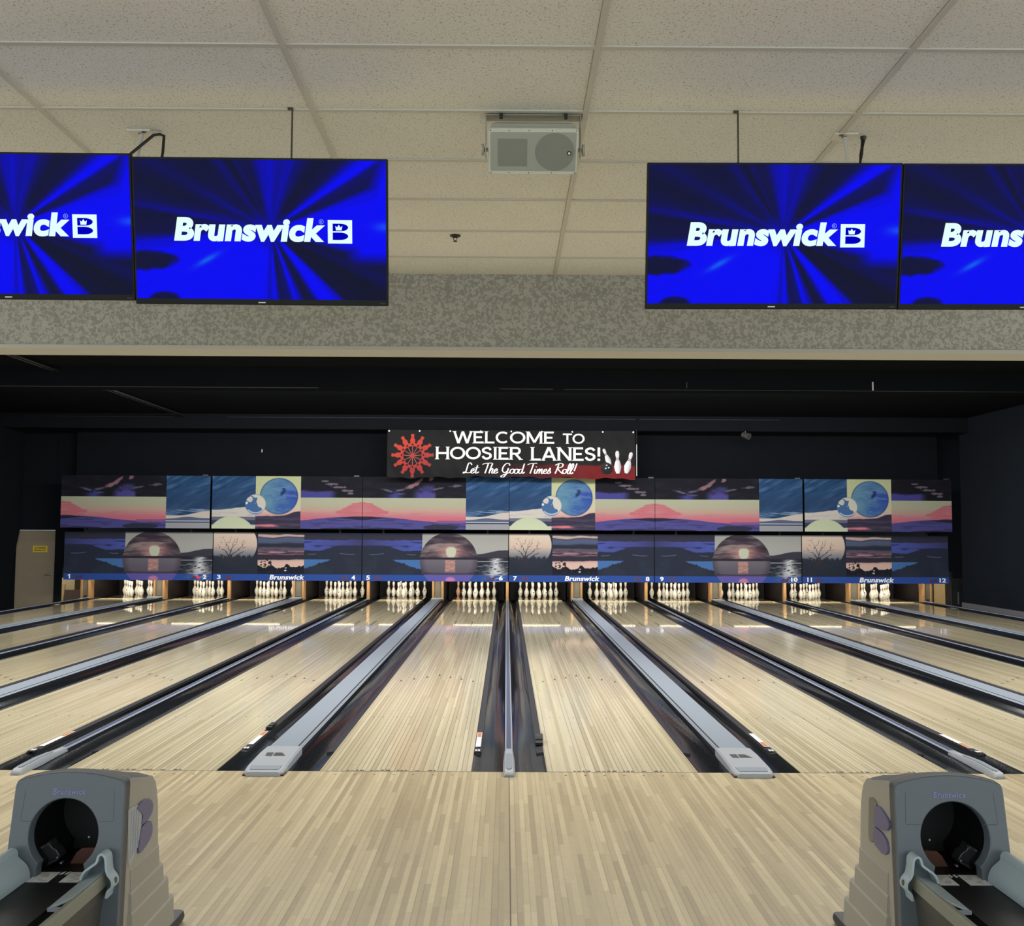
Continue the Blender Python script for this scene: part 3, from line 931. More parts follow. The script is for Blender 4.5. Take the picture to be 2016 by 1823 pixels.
text_add(mb, 'PERSONNEL ONLY', (0, -0.0075, -0.032), 0.27, 0.04, bold=0.03)
mb.build('lettering', M['ink'], sg, recalc=False)

# ------------------------------------------------------------------ lanes
ARROWS = [(-0.401, 4.31), (-0.267, 4.465), (-0.133, 4.61), (0, 4.77), (0.133, 4.61), (0.267, 4.465), (0.401, 4.31)]
lane_me = None
for i, c in enumerate(LANES):
    n = i + 1
    lab = f'pale maple bowling lane running to number {WORD[n]} on the masking'
    if i == 0:
        root = thing('bowling_lane', lab, 'bowling lane', (c, 0, 0), 'bowling lanes side by side')
        MB().box(-LW / 2, LW / 2, 17.56, LEN, -0.05, 0.0).build('pin_deck', M['deck'], root)
        MB().box(-LW / 2, LW / 2, 17.52, 17.56, -0.05, 0.001).build('deck_seam', M['strip'], root)
        mb = MB().box(-LW / 2, LW / 2, 0.0, 17.52, -0.05, 0.0)
        mb.cur = 1
        for dx, yy in ARROWS:
            mb.prism([(dx - 0.012, yy - 0.055), (dx + 0.012, yy - 0.055), (dx, yy + 0.055)], 0.0, 0.0008, 'Z')
        for s in (-1, 1):
            for q in (0.09, 0.21, 0.33, 0.42):
                mb.box(s * q - 0.004, s * q + 0.004, 2.06, 2.085, 0, 0.0006)
            mb.box(s * 0.30 - 0.007, s * 0.30 + 0.007, 13.2, 14.1, 0, 0.0006)
            mb.box(s * 0.15 - 0.007, s * 0.15 + 0.007, 10.9, 11.8, 0, 0.0006)
        mb.cur = 2
        rr = random.Random(3)
        xx = -0.34
        while xx < 0.30:
            wd = rr.uniform(0.008, 0.034)
            if rr.random() < 0.72:
                mb.box(xx, xx + wd, 0.012, 0.012 + rr.uniform(0.014, 0.034), 0, 0.0006)
            xx += wd + rr.uniform(0.004, 0.016)
        mb.build('lane_surface', [M['lane'], M['arrow'], M['ink']], root)
        MB().box(-LW / 2, LW / 2, -0.006, 0.0, -0.03, 0.0012).build('foul_line', M['line'], root)
        lane0 = root
    else:
        dup(lane0, (c, 0, 0), lab, 'bowling lanes side by side')
# approach dots in front of the foul line
mb = MB()
for c in LANES[3:9]:
    for q in range(-3, 4):
        for yy in (-0.10,):
            ring = [(c + q * 0.134 + 0.008 * math.cos(t), yy + 0.008 * math.sin(t)) for t in [2 * PI * k / 10 for k in range(10)]]
            mb.prism(ring, 0, 0.0008, 'Z')
struct(mb.build('trim_6', M['line']))

# ------------------------------------------------------------------ gutters
GW = 0.229


def gutter_name(i, side):
    return f'black gutter along the {"left" if side < 0 else "right"} edge of the lane to number {WORD[i + 1]}'


def gutter_section(k):
    n = 14
    return [(-GW / 2 + GW * t / n, -0.078 * k * math.sin(PI * t / n) ** 0.75 - 0.004) for t in range(n + 1)]


def make_gutter():
    root = thing('lane_gutter', 'x', 'gutter')
    mb = MB()
    def sect(yy, k):
        top = gutter_section(k)
        amp = min(1.0, max(0.35, yy / 3.0)) + 1.2 * min(1.0, max(0.0, (yy - 8) / 4.0))
        xs_ = np.array([p[0] for p in top])
        wv = (vnoise(xs_ * 26 + 5, xs_ * 0 + yy * 1.1, 3) - 0.5) * 0.0045 + (vnoise(xs_ * 50, xs_ * 0 + yy * 3.1, 5) - 0.5) * 0.0016
        fall = 1 - (np.abs(xs_) / (GW / 2)) ** 6
        top = [(x, z + float(a) * amp * float(f)) for (x, z), a, f in zip(top, wv, fall)]
        return [(x, yy, z) for x, z in top] + [(x, yy, z - 0.012) for x, z in top[::-1]]
    ys_ = [0.002 + 0.16 * q for q in range(107)] + [17.3, 17.5, 18.9]
    mb.loft([sect(yy, float(np.interp(yy, [0, 1.0, 2.2, 4.5, 17.3, 17.5, 18.9], [0.22, 0.24, 0.5, 1, 1, 1.4, 1.8]))) for yy in ys_], True, True, True)
    mb.build('channel', M['gutter'], root, smooth=60)
    return root


gut0 = make_gutter()
mb = MB()
first = True
GUT_X = {}
GUTTERS = []
for i, c in enumerate(LANES):
    for s in (-1, 1):
        x = c + s * (LW / 2 + GW / 2)
        lab = gutter_name(i, s)
        if first:
            gut0.location = (x, 0, 0)
            gut0['label'] = lab
            gut0['group'] = 'gutters beside the lanes'
            first = False
            g = gut0
        else:
            g = dup(gut0, (x, 0, 0), lab, 'gutters beside the lanes')
        GUTTERS.append((g, i, s, x))
for g, i, s, x in GUTTERS:
    # folded bumper rail: on the lane side of each gutter
    mbb = MB()
    xe = -s * (GW / 2 - 0.001)
    xi = xe + s * 0.052
    mbb.prism([(xe, -0.03), (xe, 0.001), (xe + s * 0.008, 0.004), (xi, -0.004), (xi, -0.03)], 0.62, 17.2, 'Y')
    mbb.cur = 1
    mbb.box(min(xi, xi + s * 0.004), max(xi, xi + s * 0.004), 0.62, 17.2, -0.03, -0.002)
    mbb.build('bumper_rail', [M['bumper'], M['slot']], g)
    GUT_X[(i, s)] = (x, xe, xi)

# ------------------------------------------------------------------ division cappings
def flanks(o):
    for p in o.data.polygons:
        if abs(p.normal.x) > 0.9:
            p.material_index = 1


def narrow_capping(x, label, outer=False):
    r = thing('division_capping', label, 'lane divider', (x, 0, 0), 'cappings between the lanes')
    w = 0.031
    mb = MB()
    prof = [(-w, -0.06), (-w, 0.022), (-w + 0.006, 0.030), (w - 0.006, 0.030), (w, 0.022), (w, -0.06)]
    mb.prism(prof, 0.22, 17.55, 'Y')
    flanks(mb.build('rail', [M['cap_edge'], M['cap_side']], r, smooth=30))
    MB().box(-w + 0.013, w - 0.013, 0.62, 17.5, 0.0302, 0.0315).build('rail_inlay', M['cap_mid'], r)
    # sloping rounded end cap
    mb = MB()
    rings = []
    for yy, zt, ww in ((-0.155, 0.016, 0.034), (-0.13, 0.036, 0.040), (-0.05, 0.042, 0.042), (0.18, 0.047, 0.042), (0.42, 0.036, 0.036), (0.60, 0.028, 0.033)):
        zb = 0.0005
        rings.append([(-ww, yy, zb), (-ww, yy, zt * 0.55), (-ww * 0.72, yy, zt), (ww * 0.72, yy, zt), (ww, yy, zt * 0.55), (ww, yy, zb)])
    mb.loft(rings, True, True, True)
    mb.build('end_cap', M['capend'], r, smooth=40)
    mb = MB()
    rings = []
    for yy, zz, ww in ((-0.10, 0.0405, 0.008), (-0.075, 0.0432, 0.018), (0.15, 0.0486, 0.020), (0.36, 0.0406, 0.019), (0.41, 0.0384, 0.009)):
        rings.append([(-ww, yy, zz), (-ww, yy, zz + 0.004), (ww, yy, zz + 0.004), (ww, yy, zz)])
    mb.loft(rings, True, True, True)
    mb.build('end_cap_insert', M['cap'], r, smooth=40)
    return r


def wide_capping(x, side, label):
    r = thing('division_capping', label, 'lane divider', (x, 0, 0), 'cappings between the lanes')
    w = 0.127
    H = 0.052
    mb = MB()
    mb.prism([(-w, -0.06), (-w, H - 0.012), (-w + 0.012, H), (w - 0.012, H), (w, H - 0.012), (w, -0.06)], 0.30, 17.5, 'Y')
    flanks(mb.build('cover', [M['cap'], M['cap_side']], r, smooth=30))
    mb = MB()
    xs = side * 0.098
    mb.box(xs - 0.007, xs + 0.007, 0.56, 17.3, H, H + 0.0012)
    mb.build('slot', M['slot'], r)
    # tan end at the pins
    MB().box(-w, w, 17.1, 17.52, H, H + 0.008).build('far_end_cover', M['cap'], r, bevel=0.004)
    # rounded end cap with lip
    mb = MB()

    def ring(yy, ww, z0, z1, rad):
        return [(-ww, yy, z0), (-ww, yy, z1 - rad), (-ww + rad, yy, z1), (ww - rad, yy, z1), (ww, yy, z1 - rad), (ww, yy, z0)]
    rings = [ring(-0.165, 0.085, 0.0005, 0.020, 0.008), ring(-0.160, 0.112, 0.0005, 0.030, 0.01), ring(-0.13, 0.134, 0.0005, 0.034, 0.012), ring(-0.05, 0.140, 0.0005, 0.040, 0.012), ring(-0.001, 0.140, 0.0005, 0.046, 0.012), ring(0.0, 0.140, 0.0005, 0.046, 0.012), ring(0.30, 0.138, 0.0005, 0.060, 0.012), ring(0.50, 0.134, 0.0005, 0.062, 0.012), ring(0.56, 0.1275, 0.0005, 0.055, 0.010)]
    mb.loft(rings, True, True, True)
    mb.build('end_cap', M['capend'], r, smooth=35)
    mb = MB()
    mb.loft([[(-0.098, -0.12, 0.0345), (0.098, -0.12, 0.0345), (0.098, -0.12, 0.040), (-0.098, -0.12, 0.040)], [(-0.108, -0.03, 0.041), (0.108, -0.03, 0.041), (0.108, -0.03, 0.046), (-0.108, -0.03, 0.046)]], True, True, True)
    mb.build('end_cap_lip', M['cap'], r, bevel=0.003)
    # black emblem: striped block and tapering bars
    mb = MB()

    def q(pts):
        mb.prism([(px, py) for px, py in pts], 0.0, 0.0012, 'Z')
    for k in range(4):
        x0 = -0.070 + k * 0.0125
        q([(x0, 0.215 - 0.004 * k), (x0 + 0.009, 0.215 - 0.004 * k), (x0 + 0.006, 0.30), (x0 - 0.006, 0.30)])
    for y0, y1, xr in ((0.215, 0.238, 0.075), (0.245, 0.268, 0.060), (0.275, 0.30, 0.045)):
        q([(-0.014, y0), (xr - 0.01, y0), (xr, (y0 + y1) / 2), (xr - 0.016, y1), (-0.016, y1)])
    for k, p in enumerate(mb.v):
        mb.v[k] = (p[0], p[1], p[2] + 0.046 + (p[1] / 0.30) * 0.014 + 0.001)
    mb.build('emblem', M['ink'], r)
    mb = MB()
    mb.box(-0.142, -0.095, -0.150, -0.03, 0.0004, 0.010).box(0.095, 0.142, -0.150, -0.03, 0.0004, 0.010)
    mb.build('red_pad', M['red'], r, bevel=0.004)
    return r


edges = []
narrow_capping(LANES[0] - LW / 2 - NARROW / 2, 'slim grey capping rail outside the leftmost lane')
for i in range(11):
    a, b = LANES[i], LANES[i + 1]
    x = (a + b) / 2
    if i % 2 == 0:
        wide_capping(x, 1 if x < 0 else -1, f'wide flat silver capping between lanes {WORD[i + 1]} and {WORD[i + 2]}')
    else:
        narrow_capping(x, f'slim grey capping rail between lanes {WORD[i + 1]} and {WORD[i + 2]}')
narrow_capping(LANES[11] + LW / 2 + NARROW / 2, 'slim grey capping rail outside the rightmost lane')

# ------------------------------------------------------------------ labels and sensors on the gutters
def warn_label(x, y0, y1, w, label, flip):
    r = thing('warning_label', label, 'label', (x, y0, 0.0045), 'warning labels on the bumper rails')
    MB().box(-w / 2, w / 2, 0, y1 - y0, 0, 0.0012).build('label_sheet', M['offwhite'], r)
    ya, yb = ((y1 - y0) * 0.66, (y1 - y0) * 0.97) if flip else ((y1 - y0) * 0.03, (y1 - y0) * 0.34)
    MB().box(-w / 2 + 0.004, w / 2 - 0.004, ya, yb, 0.0012, 0.0018).build('orange_patch', M['orange'], r)


def small_tag(x, y, w, label):
    r = thing('number_tag', label, 'tag', (x, y, 0.0045), 'small tags on the bumper rails')
    MB().box(-w / 2 - 0.008, w / 2 + 0.008, -0.03, 0.075, -0.003, 0.0008).build('tag_base', M['slot'], r)
    MB().box(-w / 2, -0.003, 0.0, 0.045, 0.0008, 0.002).box(0.003, w / 2, 0.0, 0.045, 0.0008, 0.002).build('white_mark', M['white'], r)


def rail_x(i, s):
    x, xe, xi = GUT_X[(i, s)]
    return x + (xe + xi) / 2


for i, s, y0, y1, fl_, lab in ((3, 1, 0.76, 1.34, True, 'lane four'), (4, 1, 0.86, 1.38, True, 'lane five'), (5, 1, 0.80, 1.36, True, 'lane six'), (7, -1, 0.84, 1.36, False, 'lane eight'), (8, -1, 0.82, 1.36, False, 'lane nine')):
    side = 'right' if s > 0 else 'left'
    warn_label(rail_x(i, s), y0, y1, 0.040, f'white and orange warning label on the bumper rail {side} of {lab}', fl_)
    small_tag(rail_x(i, s), y0 - 0.15, 0.036, f'tiny white tag in front of the warning label beside {lab}')
r = thing('foul_sensor', 'small black sensor box on the gutter left of lane 7', 'sensor', (rail_x(6, -1), 0.86, 0.0045))
MB().box(-0.03, 0.03, 0, 0.12, 0, 0.02).build('sensor_base', M['slot'], r, bevel=0.003)
MB().prism([(0.10, 0.02), (0.24, 0.02), (0.24, 0.045), (0.13, 0.055), (0.10, 0.03)], -0.028, 0.034, 'X').build('sensor_head', M['mech'], r, bevel=0.004)
MB().box(-0.015, 0.02, 0.30, 0.52, 0, 0.016).build('sensor_cable', M['slot'], r)
r = thing('rail_latch', 'black latch on the bumper rail right of lane 5', 'latch', (rail_x(4, 1), 1.46, 0.0045))
MB().box(-0.024, 0.024, 0.0, 0.22, 0, 0.02).build('latch_body', M['slot'], r, bevel=0.004)
MB().box(-0.012, 0.026, 0.05, 0.12, 0.02, 0.03).build('latch_lever', M['mech'], r, bevel=0.003)
# ------------------------------------------------------------------ pins
PIN_PROF = [(0.0258, 0.0), (0.0285, 0.004), (0.0357, 0.019), (0.0480, 0.057), (0.0565, 0.086), (0.0605, 0.114), (0.0592, 0.135), (0.0555, 0.149), (0.0475, 0.170), (0.0392, 0.184), (0.0312, 0.203), (0.0250, 0.228), (0.0230, 0.254), (0.0240, 0.275), (0.0265, 0.297), (0.0298, 0.317), (0.0323, 0.343), (0.0305, 0.360), (0.0240, 0.373), (0.012, 0.380), (0.0, 0.381)]
PIN_NAMES = [(0, 0, 'head pin at the point'), (1, 0, 'left of the second row'), (1, 1, 'right of the second row'), (2, 0, 'left of the third row'), (2, 1, 'middle of the third row'), (2, 2, 'right of the third row'), (3, 0, 'far left of the back row'), (3, 1, 'inner left of the back row'), (3, 2, 'inner right of the back row'), (3, 3, 'far right of the back row')]


def make_pin(body_mat, marked):
    r = thing('bowling_pin', 'x', 'bowling pin')
    MB().lathe(PIN_PROF, 24).build('pin_body', body_mat, r, smooth=70)
    mb = MB()
    for z0, z1 in ((0.236, 0.246), (0.262, 0.272)):
        pr = []
        for z in np.linspace(z0, z1, 3):
            pr.append((np.interp(z, [p[1] for p in PIN_PROF], [p[0] for p in PIN_PROF]) + 0.0005, z))
        rings = [[(rr_ * math.cos(2 * PI * k / 20), rr_ * math.sin(2 * PI * k / 20), z) for k in range(20)] for rr_, z in pr]
        mb.loft(rings)
    mb.build('neck_stripe', M['pin_red'], r, smooth=70)
    if marked:
        mb = MB()
        vs, fs = [], []
        for z in np.linspace(0.128, 0.152, 5):
            rad = np.interp(z, [p[1] for p in PIN_PROF], [p[0] for p in PIN_PROF]) + 0.0006
            half = 0.32 * math.sqrt(max(0.05, 1 - ((z - 0.14) / 0.0125) ** 2))
            vs.append([(rad * math.cos(a), rad * math.sin(a), z) for a in np.linspace(-PI / 2 - half, -PI / 2 + half, 7)])
        mb.loft(vs, close=False)
        mb.build('pin_emblem', M['pin_mark'], r, smooth=70)
    return r


pin_protos = {'plain': make_pin(M['pin'], False), 'marked': make_pin(M['pin'], True), 'stained': make_pin(M['pin_pink'], False)}
used = set()
prng = random.Random(11)
for i, c in enumerate(LANES):
    for k, (row, j, nm) in enumerate(PIN_NAMES):
        x = c + (j - row / 2) * 0.3048
        y = HEADPIN + row * 0.264
        kind = 'marked' if prng.random() < 0.4 else 'plain'
        if i == 5 and k == 6:
            kind = 'stained'
        lab = f'white bowling pin, {nm}, in the rack under number {WORD[i + 1]}'
        if kind == 'stained':
            lab = f'reddish stained bowling pin, {nm}, under number {WORD[i + 1]}'
        grp = f'pins standing on the deck of lane {WORD[i + 1]}'
        p = pin_protos[kind]
        if kind not in used:
            used.add(kind)
            p.location = (x, y, 0)
            p['label'] = lab
            p['group'] = grp
        else:
            p = dup(p, (x, y, 0), lab, grp)
        p.rotation_euler = (0, 0, prng.uniform(-0.9, 0.9))

# ------------------------------------------------------------------ pin deck housings: kickbacks, lamps, pit curtains
def kickback(x, w, label, wide):
    r = thing('kickback', label, 'kickback partition', (x, 17.62, -0.02), 'kickbacks between the pin decks')
    MB().box(-w / 2, w / 2, 0.24 if wide else 0.10, 2.3, 0.0, 0.84).build('side_panel', M['kick'], r)
    if wide:
        MB().box(-w / 2 + 0.05, w / 2 - 0.05, 0.0, 0.03, 0.02, 0.80).build('front_plate', M['post_mid'], r)
        for s in (-1, 1):
            MB().box(min(s * w / 2, s * (w / 2 - 0.05)), max(s * w / 2, s * (w / 2 - 0.05)), -0.03, 0.24, 0.0, 0.815).build('front_post', M['post'], r, bevel=0.008)
        MB().box(-0.03, 0.03, -0.012, 0.0, 0.05, 0.09).build('latch', M['slot'], r)
    else:
        MB().box(-w / 2, w / 2, -0.02, 0.10, 0.0, 0.815).build('front_post', M['post'], r, bevel=0.012)
    return r


kickback(LANES[0] - LW / 2 - GW - 0.13, 0.23, 'tan kickback partition left of the pins of lane one', True)
for i in range(11):
    x = (LANES[i] + LANES[i + 1]) / 2
    if i % 2 == 0:
        kickback(x, 0.27, f'wide kickback partition between the pins of lanes {WORD[i + 1]} and {WORD[i + 2]}', True)
    else:
        kickback(x, 0.068, f'narrow kickback post between the pins of lanes {WORD[i + 1]} and {WORD[i + 2]}', False)
kickback(LANES[11] + LW / 2 + GW + 0.13, 0.23, 'tan kickback partition right of the pins of lane twelve', True)
root = None
for i, c in enumerate(LANES):
    lab = f'bright tube lamp hidden behind the masking over the pins of lane {WORD[i + 1]}'
    if root is None:
        root = thing('pin_lamp', lab, 'lamp', (c, 17.40, 0.60), 'pin lamps over the decks')
        mb = MB()
        mb.tube([(-0.50, 0, -0.022), (0.50, 0, -0.022)], 0.008, 10)
        mb.build('tube', M['tube'], root, smooth=60)
        MB().box(-0.53, 0.53, -0.02, 0.02, 0.016, 0.03).build('reflector', M['reflector'], root)
        MB().box(-0.745, -0.735, -0.02, 0.20, -0.01, 0.235).box(0.735, 0.745, -0.02, 0.20, -0.01, 0.235).box(-0.74, 0.74, -0.005, 0.005, 0.02, 0.03).build('lamp_bracket', M['curtain'], root)
        MB().box(-0.785, 0.785, 0.16, 0.6, 0.222, 0.25).build('housing', M['curtain'], root)
        MB().box(-0.745, 0.745, -0.36, -0.34, 0.02, 0.25).box(-0.745, 0.745, -0.36, 0.17, 0.235, 0.25).build('front_shield', M['curtain'], root)
    else:
        dup(root, (c, 17.40, 0.60), lab, 'pin lamps over the decks')
for c in LANES:
    area_light('pin_deck_lamp', (c, 17.18, 0.78), (c, 18.5, 0.15), 1.35, 0.10, 34, (1, 0.93, 0.78))
area_light('back_room_lamp', (-10.75, 17.6, 2.2), (-11.05, 18.8, 0.0), 0.5, 0.3, 26, (1, 0.92, 0.76))
area_light('back_room_lamp', (10.65, 17.6, 2.2), (10.8, 18.6, 0.0), 0.5, 0.3, 40, (1, 0.90, 0.70))
root = None
for i, c in enumerate(LANES):
    lab = f'black pit curtain hanging behind the pins of lane {WORD[i + 1]}'
    if root is None:
        root = MB().box(-0.72, 0.72, 0, 0.02, -0.12, 1.0).build('pit_curtain', M['curtain'])
        root.location = (c, 19.35, 0)
        tag(root, lab, 'curtain', 'curtains behind the pins')
    else:
        dup(root, (c, 19.35, 0), lab, 'curtains behind the pins')

# things glimpsed at both ends of the pin decks
b = MB().box(-0.23, 0.23, 0, 0.35, 0, 0.28).build('storage_cabinet', M['plywood'], loc=(-11.12, 18.7, 0.14))
tag(b, 'pale plywood cabinet glimpsed left of lane one under the masking', 'cabinet')
b = MB().box(-0.36, 0.36, 0, 0.6, 0, 0.56).build('storage_box', M['brown'], loc=(-11.05, 18.55, -0.42))
tag(b, 'dark brown box on the floor left of lane one, below the plywood cabinet', 'box')
b = MB().box(-0.04, 0.04, -0.02, 0.02, 0, 0.74).build('leaning_board', M['tan'], loc=(-10.98, 18.1, -0.42))
b.rotation_euler = (0, 0.10, 0)
tag(b, 'thin tan board leaning left of lane one beside the service door', 'board')
for k, (x, w, y, mm, lab) in enumerate(((10.70, 0.28, 18.4, 'tan', 'wide light tan board standing nearest the pins right of lane twelve'), (10.99, 0.06, 18.4, 'plywood', 'narrow plywood board standing in the middle right of lane twelve'), (11.09, 0.04, 18.4, 'tan', 'narrowest light board standing farthest right of lane twelve'))):
    b = MB().box(-w / 2, w / 2, 0, 0.03, 0, 0.86).build('wooden_board', M[mm], loc=(x + 0.10, y, -0.42))
    tag(b, lab, 'board', 'boards standing at the right end of the pin decks')
r = thing('utility_cabinet', 'black cabinet in the corner between number twelve and the right wall', 'cabinet', (10.54, 16.75, -0.42))
MB().box(-0.17, 0.17, 0, 0.3, 0, 1.02).build('cabinet_body', M['black'], r, bevel=0.01)
MB().box(-0.012, 0.012, -0.02, 0, 0.44, 0.72).build('cabinet_handle', M['steel'], r)

# ------------------------------------------------------------------ masking panels
art = {}
for key, fn, w, h in (('ua', art_upper_a, 3.31, 1.205), ('ub', art_upper_b, 3.31, 1.205), ('la', art_lower_a, 3.325, 1.10), ('lb', art_lower_b, 3.325, 1.10)):
    art[key] = picture('printed_face', w, h, fn, 600, 218, 1.0)
    art[key].materials.append(M['print'])


def board_with_print(root, key, w, h, k):
    MB().box(-w / 2, w / 2, 0.001, 0.03, 0, h).build('panel_board', M['black'], root)
    p = bpy.data.objects.new('printed_face', art[key])
    COL.objects.link(p)
    p.parent = root
    p.scale = (k, 1, 1)


UPX = [-10.24, -6.806, -3.337, 0.032, 3.383, 6.803, 10.218]
LOX = [-10.184, -6.771, -3.347, 0.024, 3.383, 6.782, 10.168]
UGAP = [0, 0.045, 0.012, 0.010, 0.010, 0.045, 0]
NUM_X = [-10.056, -6.951, -6.625, -3.539, -3.201, -0.151, 0.176, 3.225, 3.552, 6.605, 6.957, 10.027]
FOUL_X = [-9.823, -7.149, -6.398, -3.743, -2.974, -0.367, 0.403, 2.991, 3.786, 6.395, 7.167, 9.804]
WORDMARK_X = [-5.065, 1.717, 8.503]
for col in range(6):
    a = col % 2 == 0
    l1, l2 = 2 * col + 1, 2 * col + 2
    what = 'purple sunset and blue sky' if a else 'blue bubbles and rising moon'
    u0, u1 = UPX[col] + UGAP[col] / 2, UPX[col + 1] - UGAP[col + 1] / 2
    x, uw = (u0 + u1) / 2, u1 - u0
    up = thing('masking_panel', f'upper picture panel of {what} above lanes {WORD[l1]} and {WORD[l2]}', 'masking panel', (x, 16.25, 1.693), 'upper row of masking panels')
    board_with_print(up, 'ua' if a else 'ub', uw, 1.205, uw / 3.31)
    MB().box(-0.06, 0.06, 0.0, 0.03, 1.205, 1.235).build('hanging_bracket', M['beam_edge'], up, loc=(1.585, 0, 0))
    MB().box(-1.2, -1.16, 0.03, 0.492, 1.10, 1.14).box(1.16, 1.2, 0.03, 0.492, 1.10, 1.14).build('wall_arm', M['black'], up)
    what = 'dusk sphere over water' if a else 'bare tree and red clouds'
    l0_, l1_ = LOX[col] + (0.010 if col else 0), LOX[col + 1] - (0.010 if col < 5 else 0)
    x, lw_ = (l0_ + l1_) / 2, l1_ - l0_
    lo = thing('masking_panel', f'lower picture panel of {what} numbered {WORD[l1]} and {WORD[l2]}', 'masking panel', (x, 16.38, 0.507), 'lower row of masking panels')
    board_with_print(lo, 'la' if a else 'lb', lw_, 1.10, lw_ / 3.325)
    if col < 5:
        MB().box(lw_ / 2 - 0.01, lw_ / 2 + 0.028, 0.0315, 0.04, 0, 1.09).build('light_stop_strip', M['curtain'], lo)  # added behind the joint to stop pin lamp light showing through
    for hx in (-1.2, 1.2):
        MB().box(hx - 0.02, hx + 0.02, -0.125, 0.03, 1.172, 1.184).box(hx - 0.02, hx + 0.02, 0.001, 0.03, 1.10, 1.184).build('hanger', M['curtain'], lo)
    # numbers, lamps, lettering on the blue band (0 .. 0.147 high)
    zc = 0.074
    pos = NUM_X[l1 - 1] - x
    wn = {1: 0.05, 11: 0.105}.get(l1, 0.085)
    mb = MB()
    if l1 == 1:
        mb.add([(pos - 0.026 + 0.052 * x, -0.003, zc - 0.046 + 0.10 * z) for x, z in ((0.46, 0), (1.0, 0), (1.0, 1), (0.52, 1), (0, 0.80), (0, 0.60), (0.46, 0.72))], [tuple(range(7))])
    else:
        text_add(mb, str(l1), (pos, -0.003, zc + 0.004), wn, 0.10, bold=0.03)
    mb.build('lane_number', M['white'], lo, recalc=False)
    pos = NUM_X[l2 - 1] - x
    wn = {10: 0.15, 12: 0.15}.get(l2, 0.085)
    mb = MB()
    text_add(mb, str(l2), (pos, -0.003, zc + 0.004), wn, 0.10, bold=0.035)
    mb.build('lane_number', M['white'], lo, recalc=False)
    for s, base in ((-1, FOUL_X[l1 - 1] - x - 0.045), (1, FOUL_X[l2 - 1] - x - 0.045)):
        for k in (0, 1):
            px = base + k * 0.09
            lit = (l2 == 2 and s == 1 and k == 1)
            ring = MB()
            ring.lathe([(0.020, 0), (0.036, 0), (0.036, 0.008), (0.020, 0.008)], 18)
            ring.v = [(p[0], -p[2], p[1]) for p in ring.v]
            ro = ring.build('foul_lamp', M['lamp_lit'] if lit else M['lamp_ring'], lo, loc=(px, -0.001, zc - 0.004))
            dsc = MB()
            dsc.lathe([(0.0205, 0), (0.0205, 0.004)], 14)
            dsc.v = [(p[0], -p[2], p[1]) for p in dsc.v]
            dsc.build('lens', M['lamp_lens'], ro)
    if not a:
        mb = MB()
        text_add(mb, 'Brunswick', (WORDMARK_X[col // 2] - x, -0.003, zc + 0.004), 0.80, 0.112, bold=0.03, shear=0.2, spacing=1.04)
        mb.build('lettering', M['white'], lo, recalc=False)

# ------------------------------------------------------------------ banner
BW, BH = 5.62, 1.08
BX, BY, BZ = 0.07, 15.86, 2.872


def cloth(x, z):
    """wave of the hanging vinyl, metres towards the back"""
    t = 1 - z / BH
    return 0.012 * math.sin(x * 4.1 + 1.3 * z) * (0.25 + 0.75 * t) + 0.006 * math.sin(x * 9.7 - 2.2 * z + 1) * (0.3 + t) + 0.003 * math.sin(z * 9 + x * 2.3) + 0.0018 * math.sin(x * 19 + z * 11)


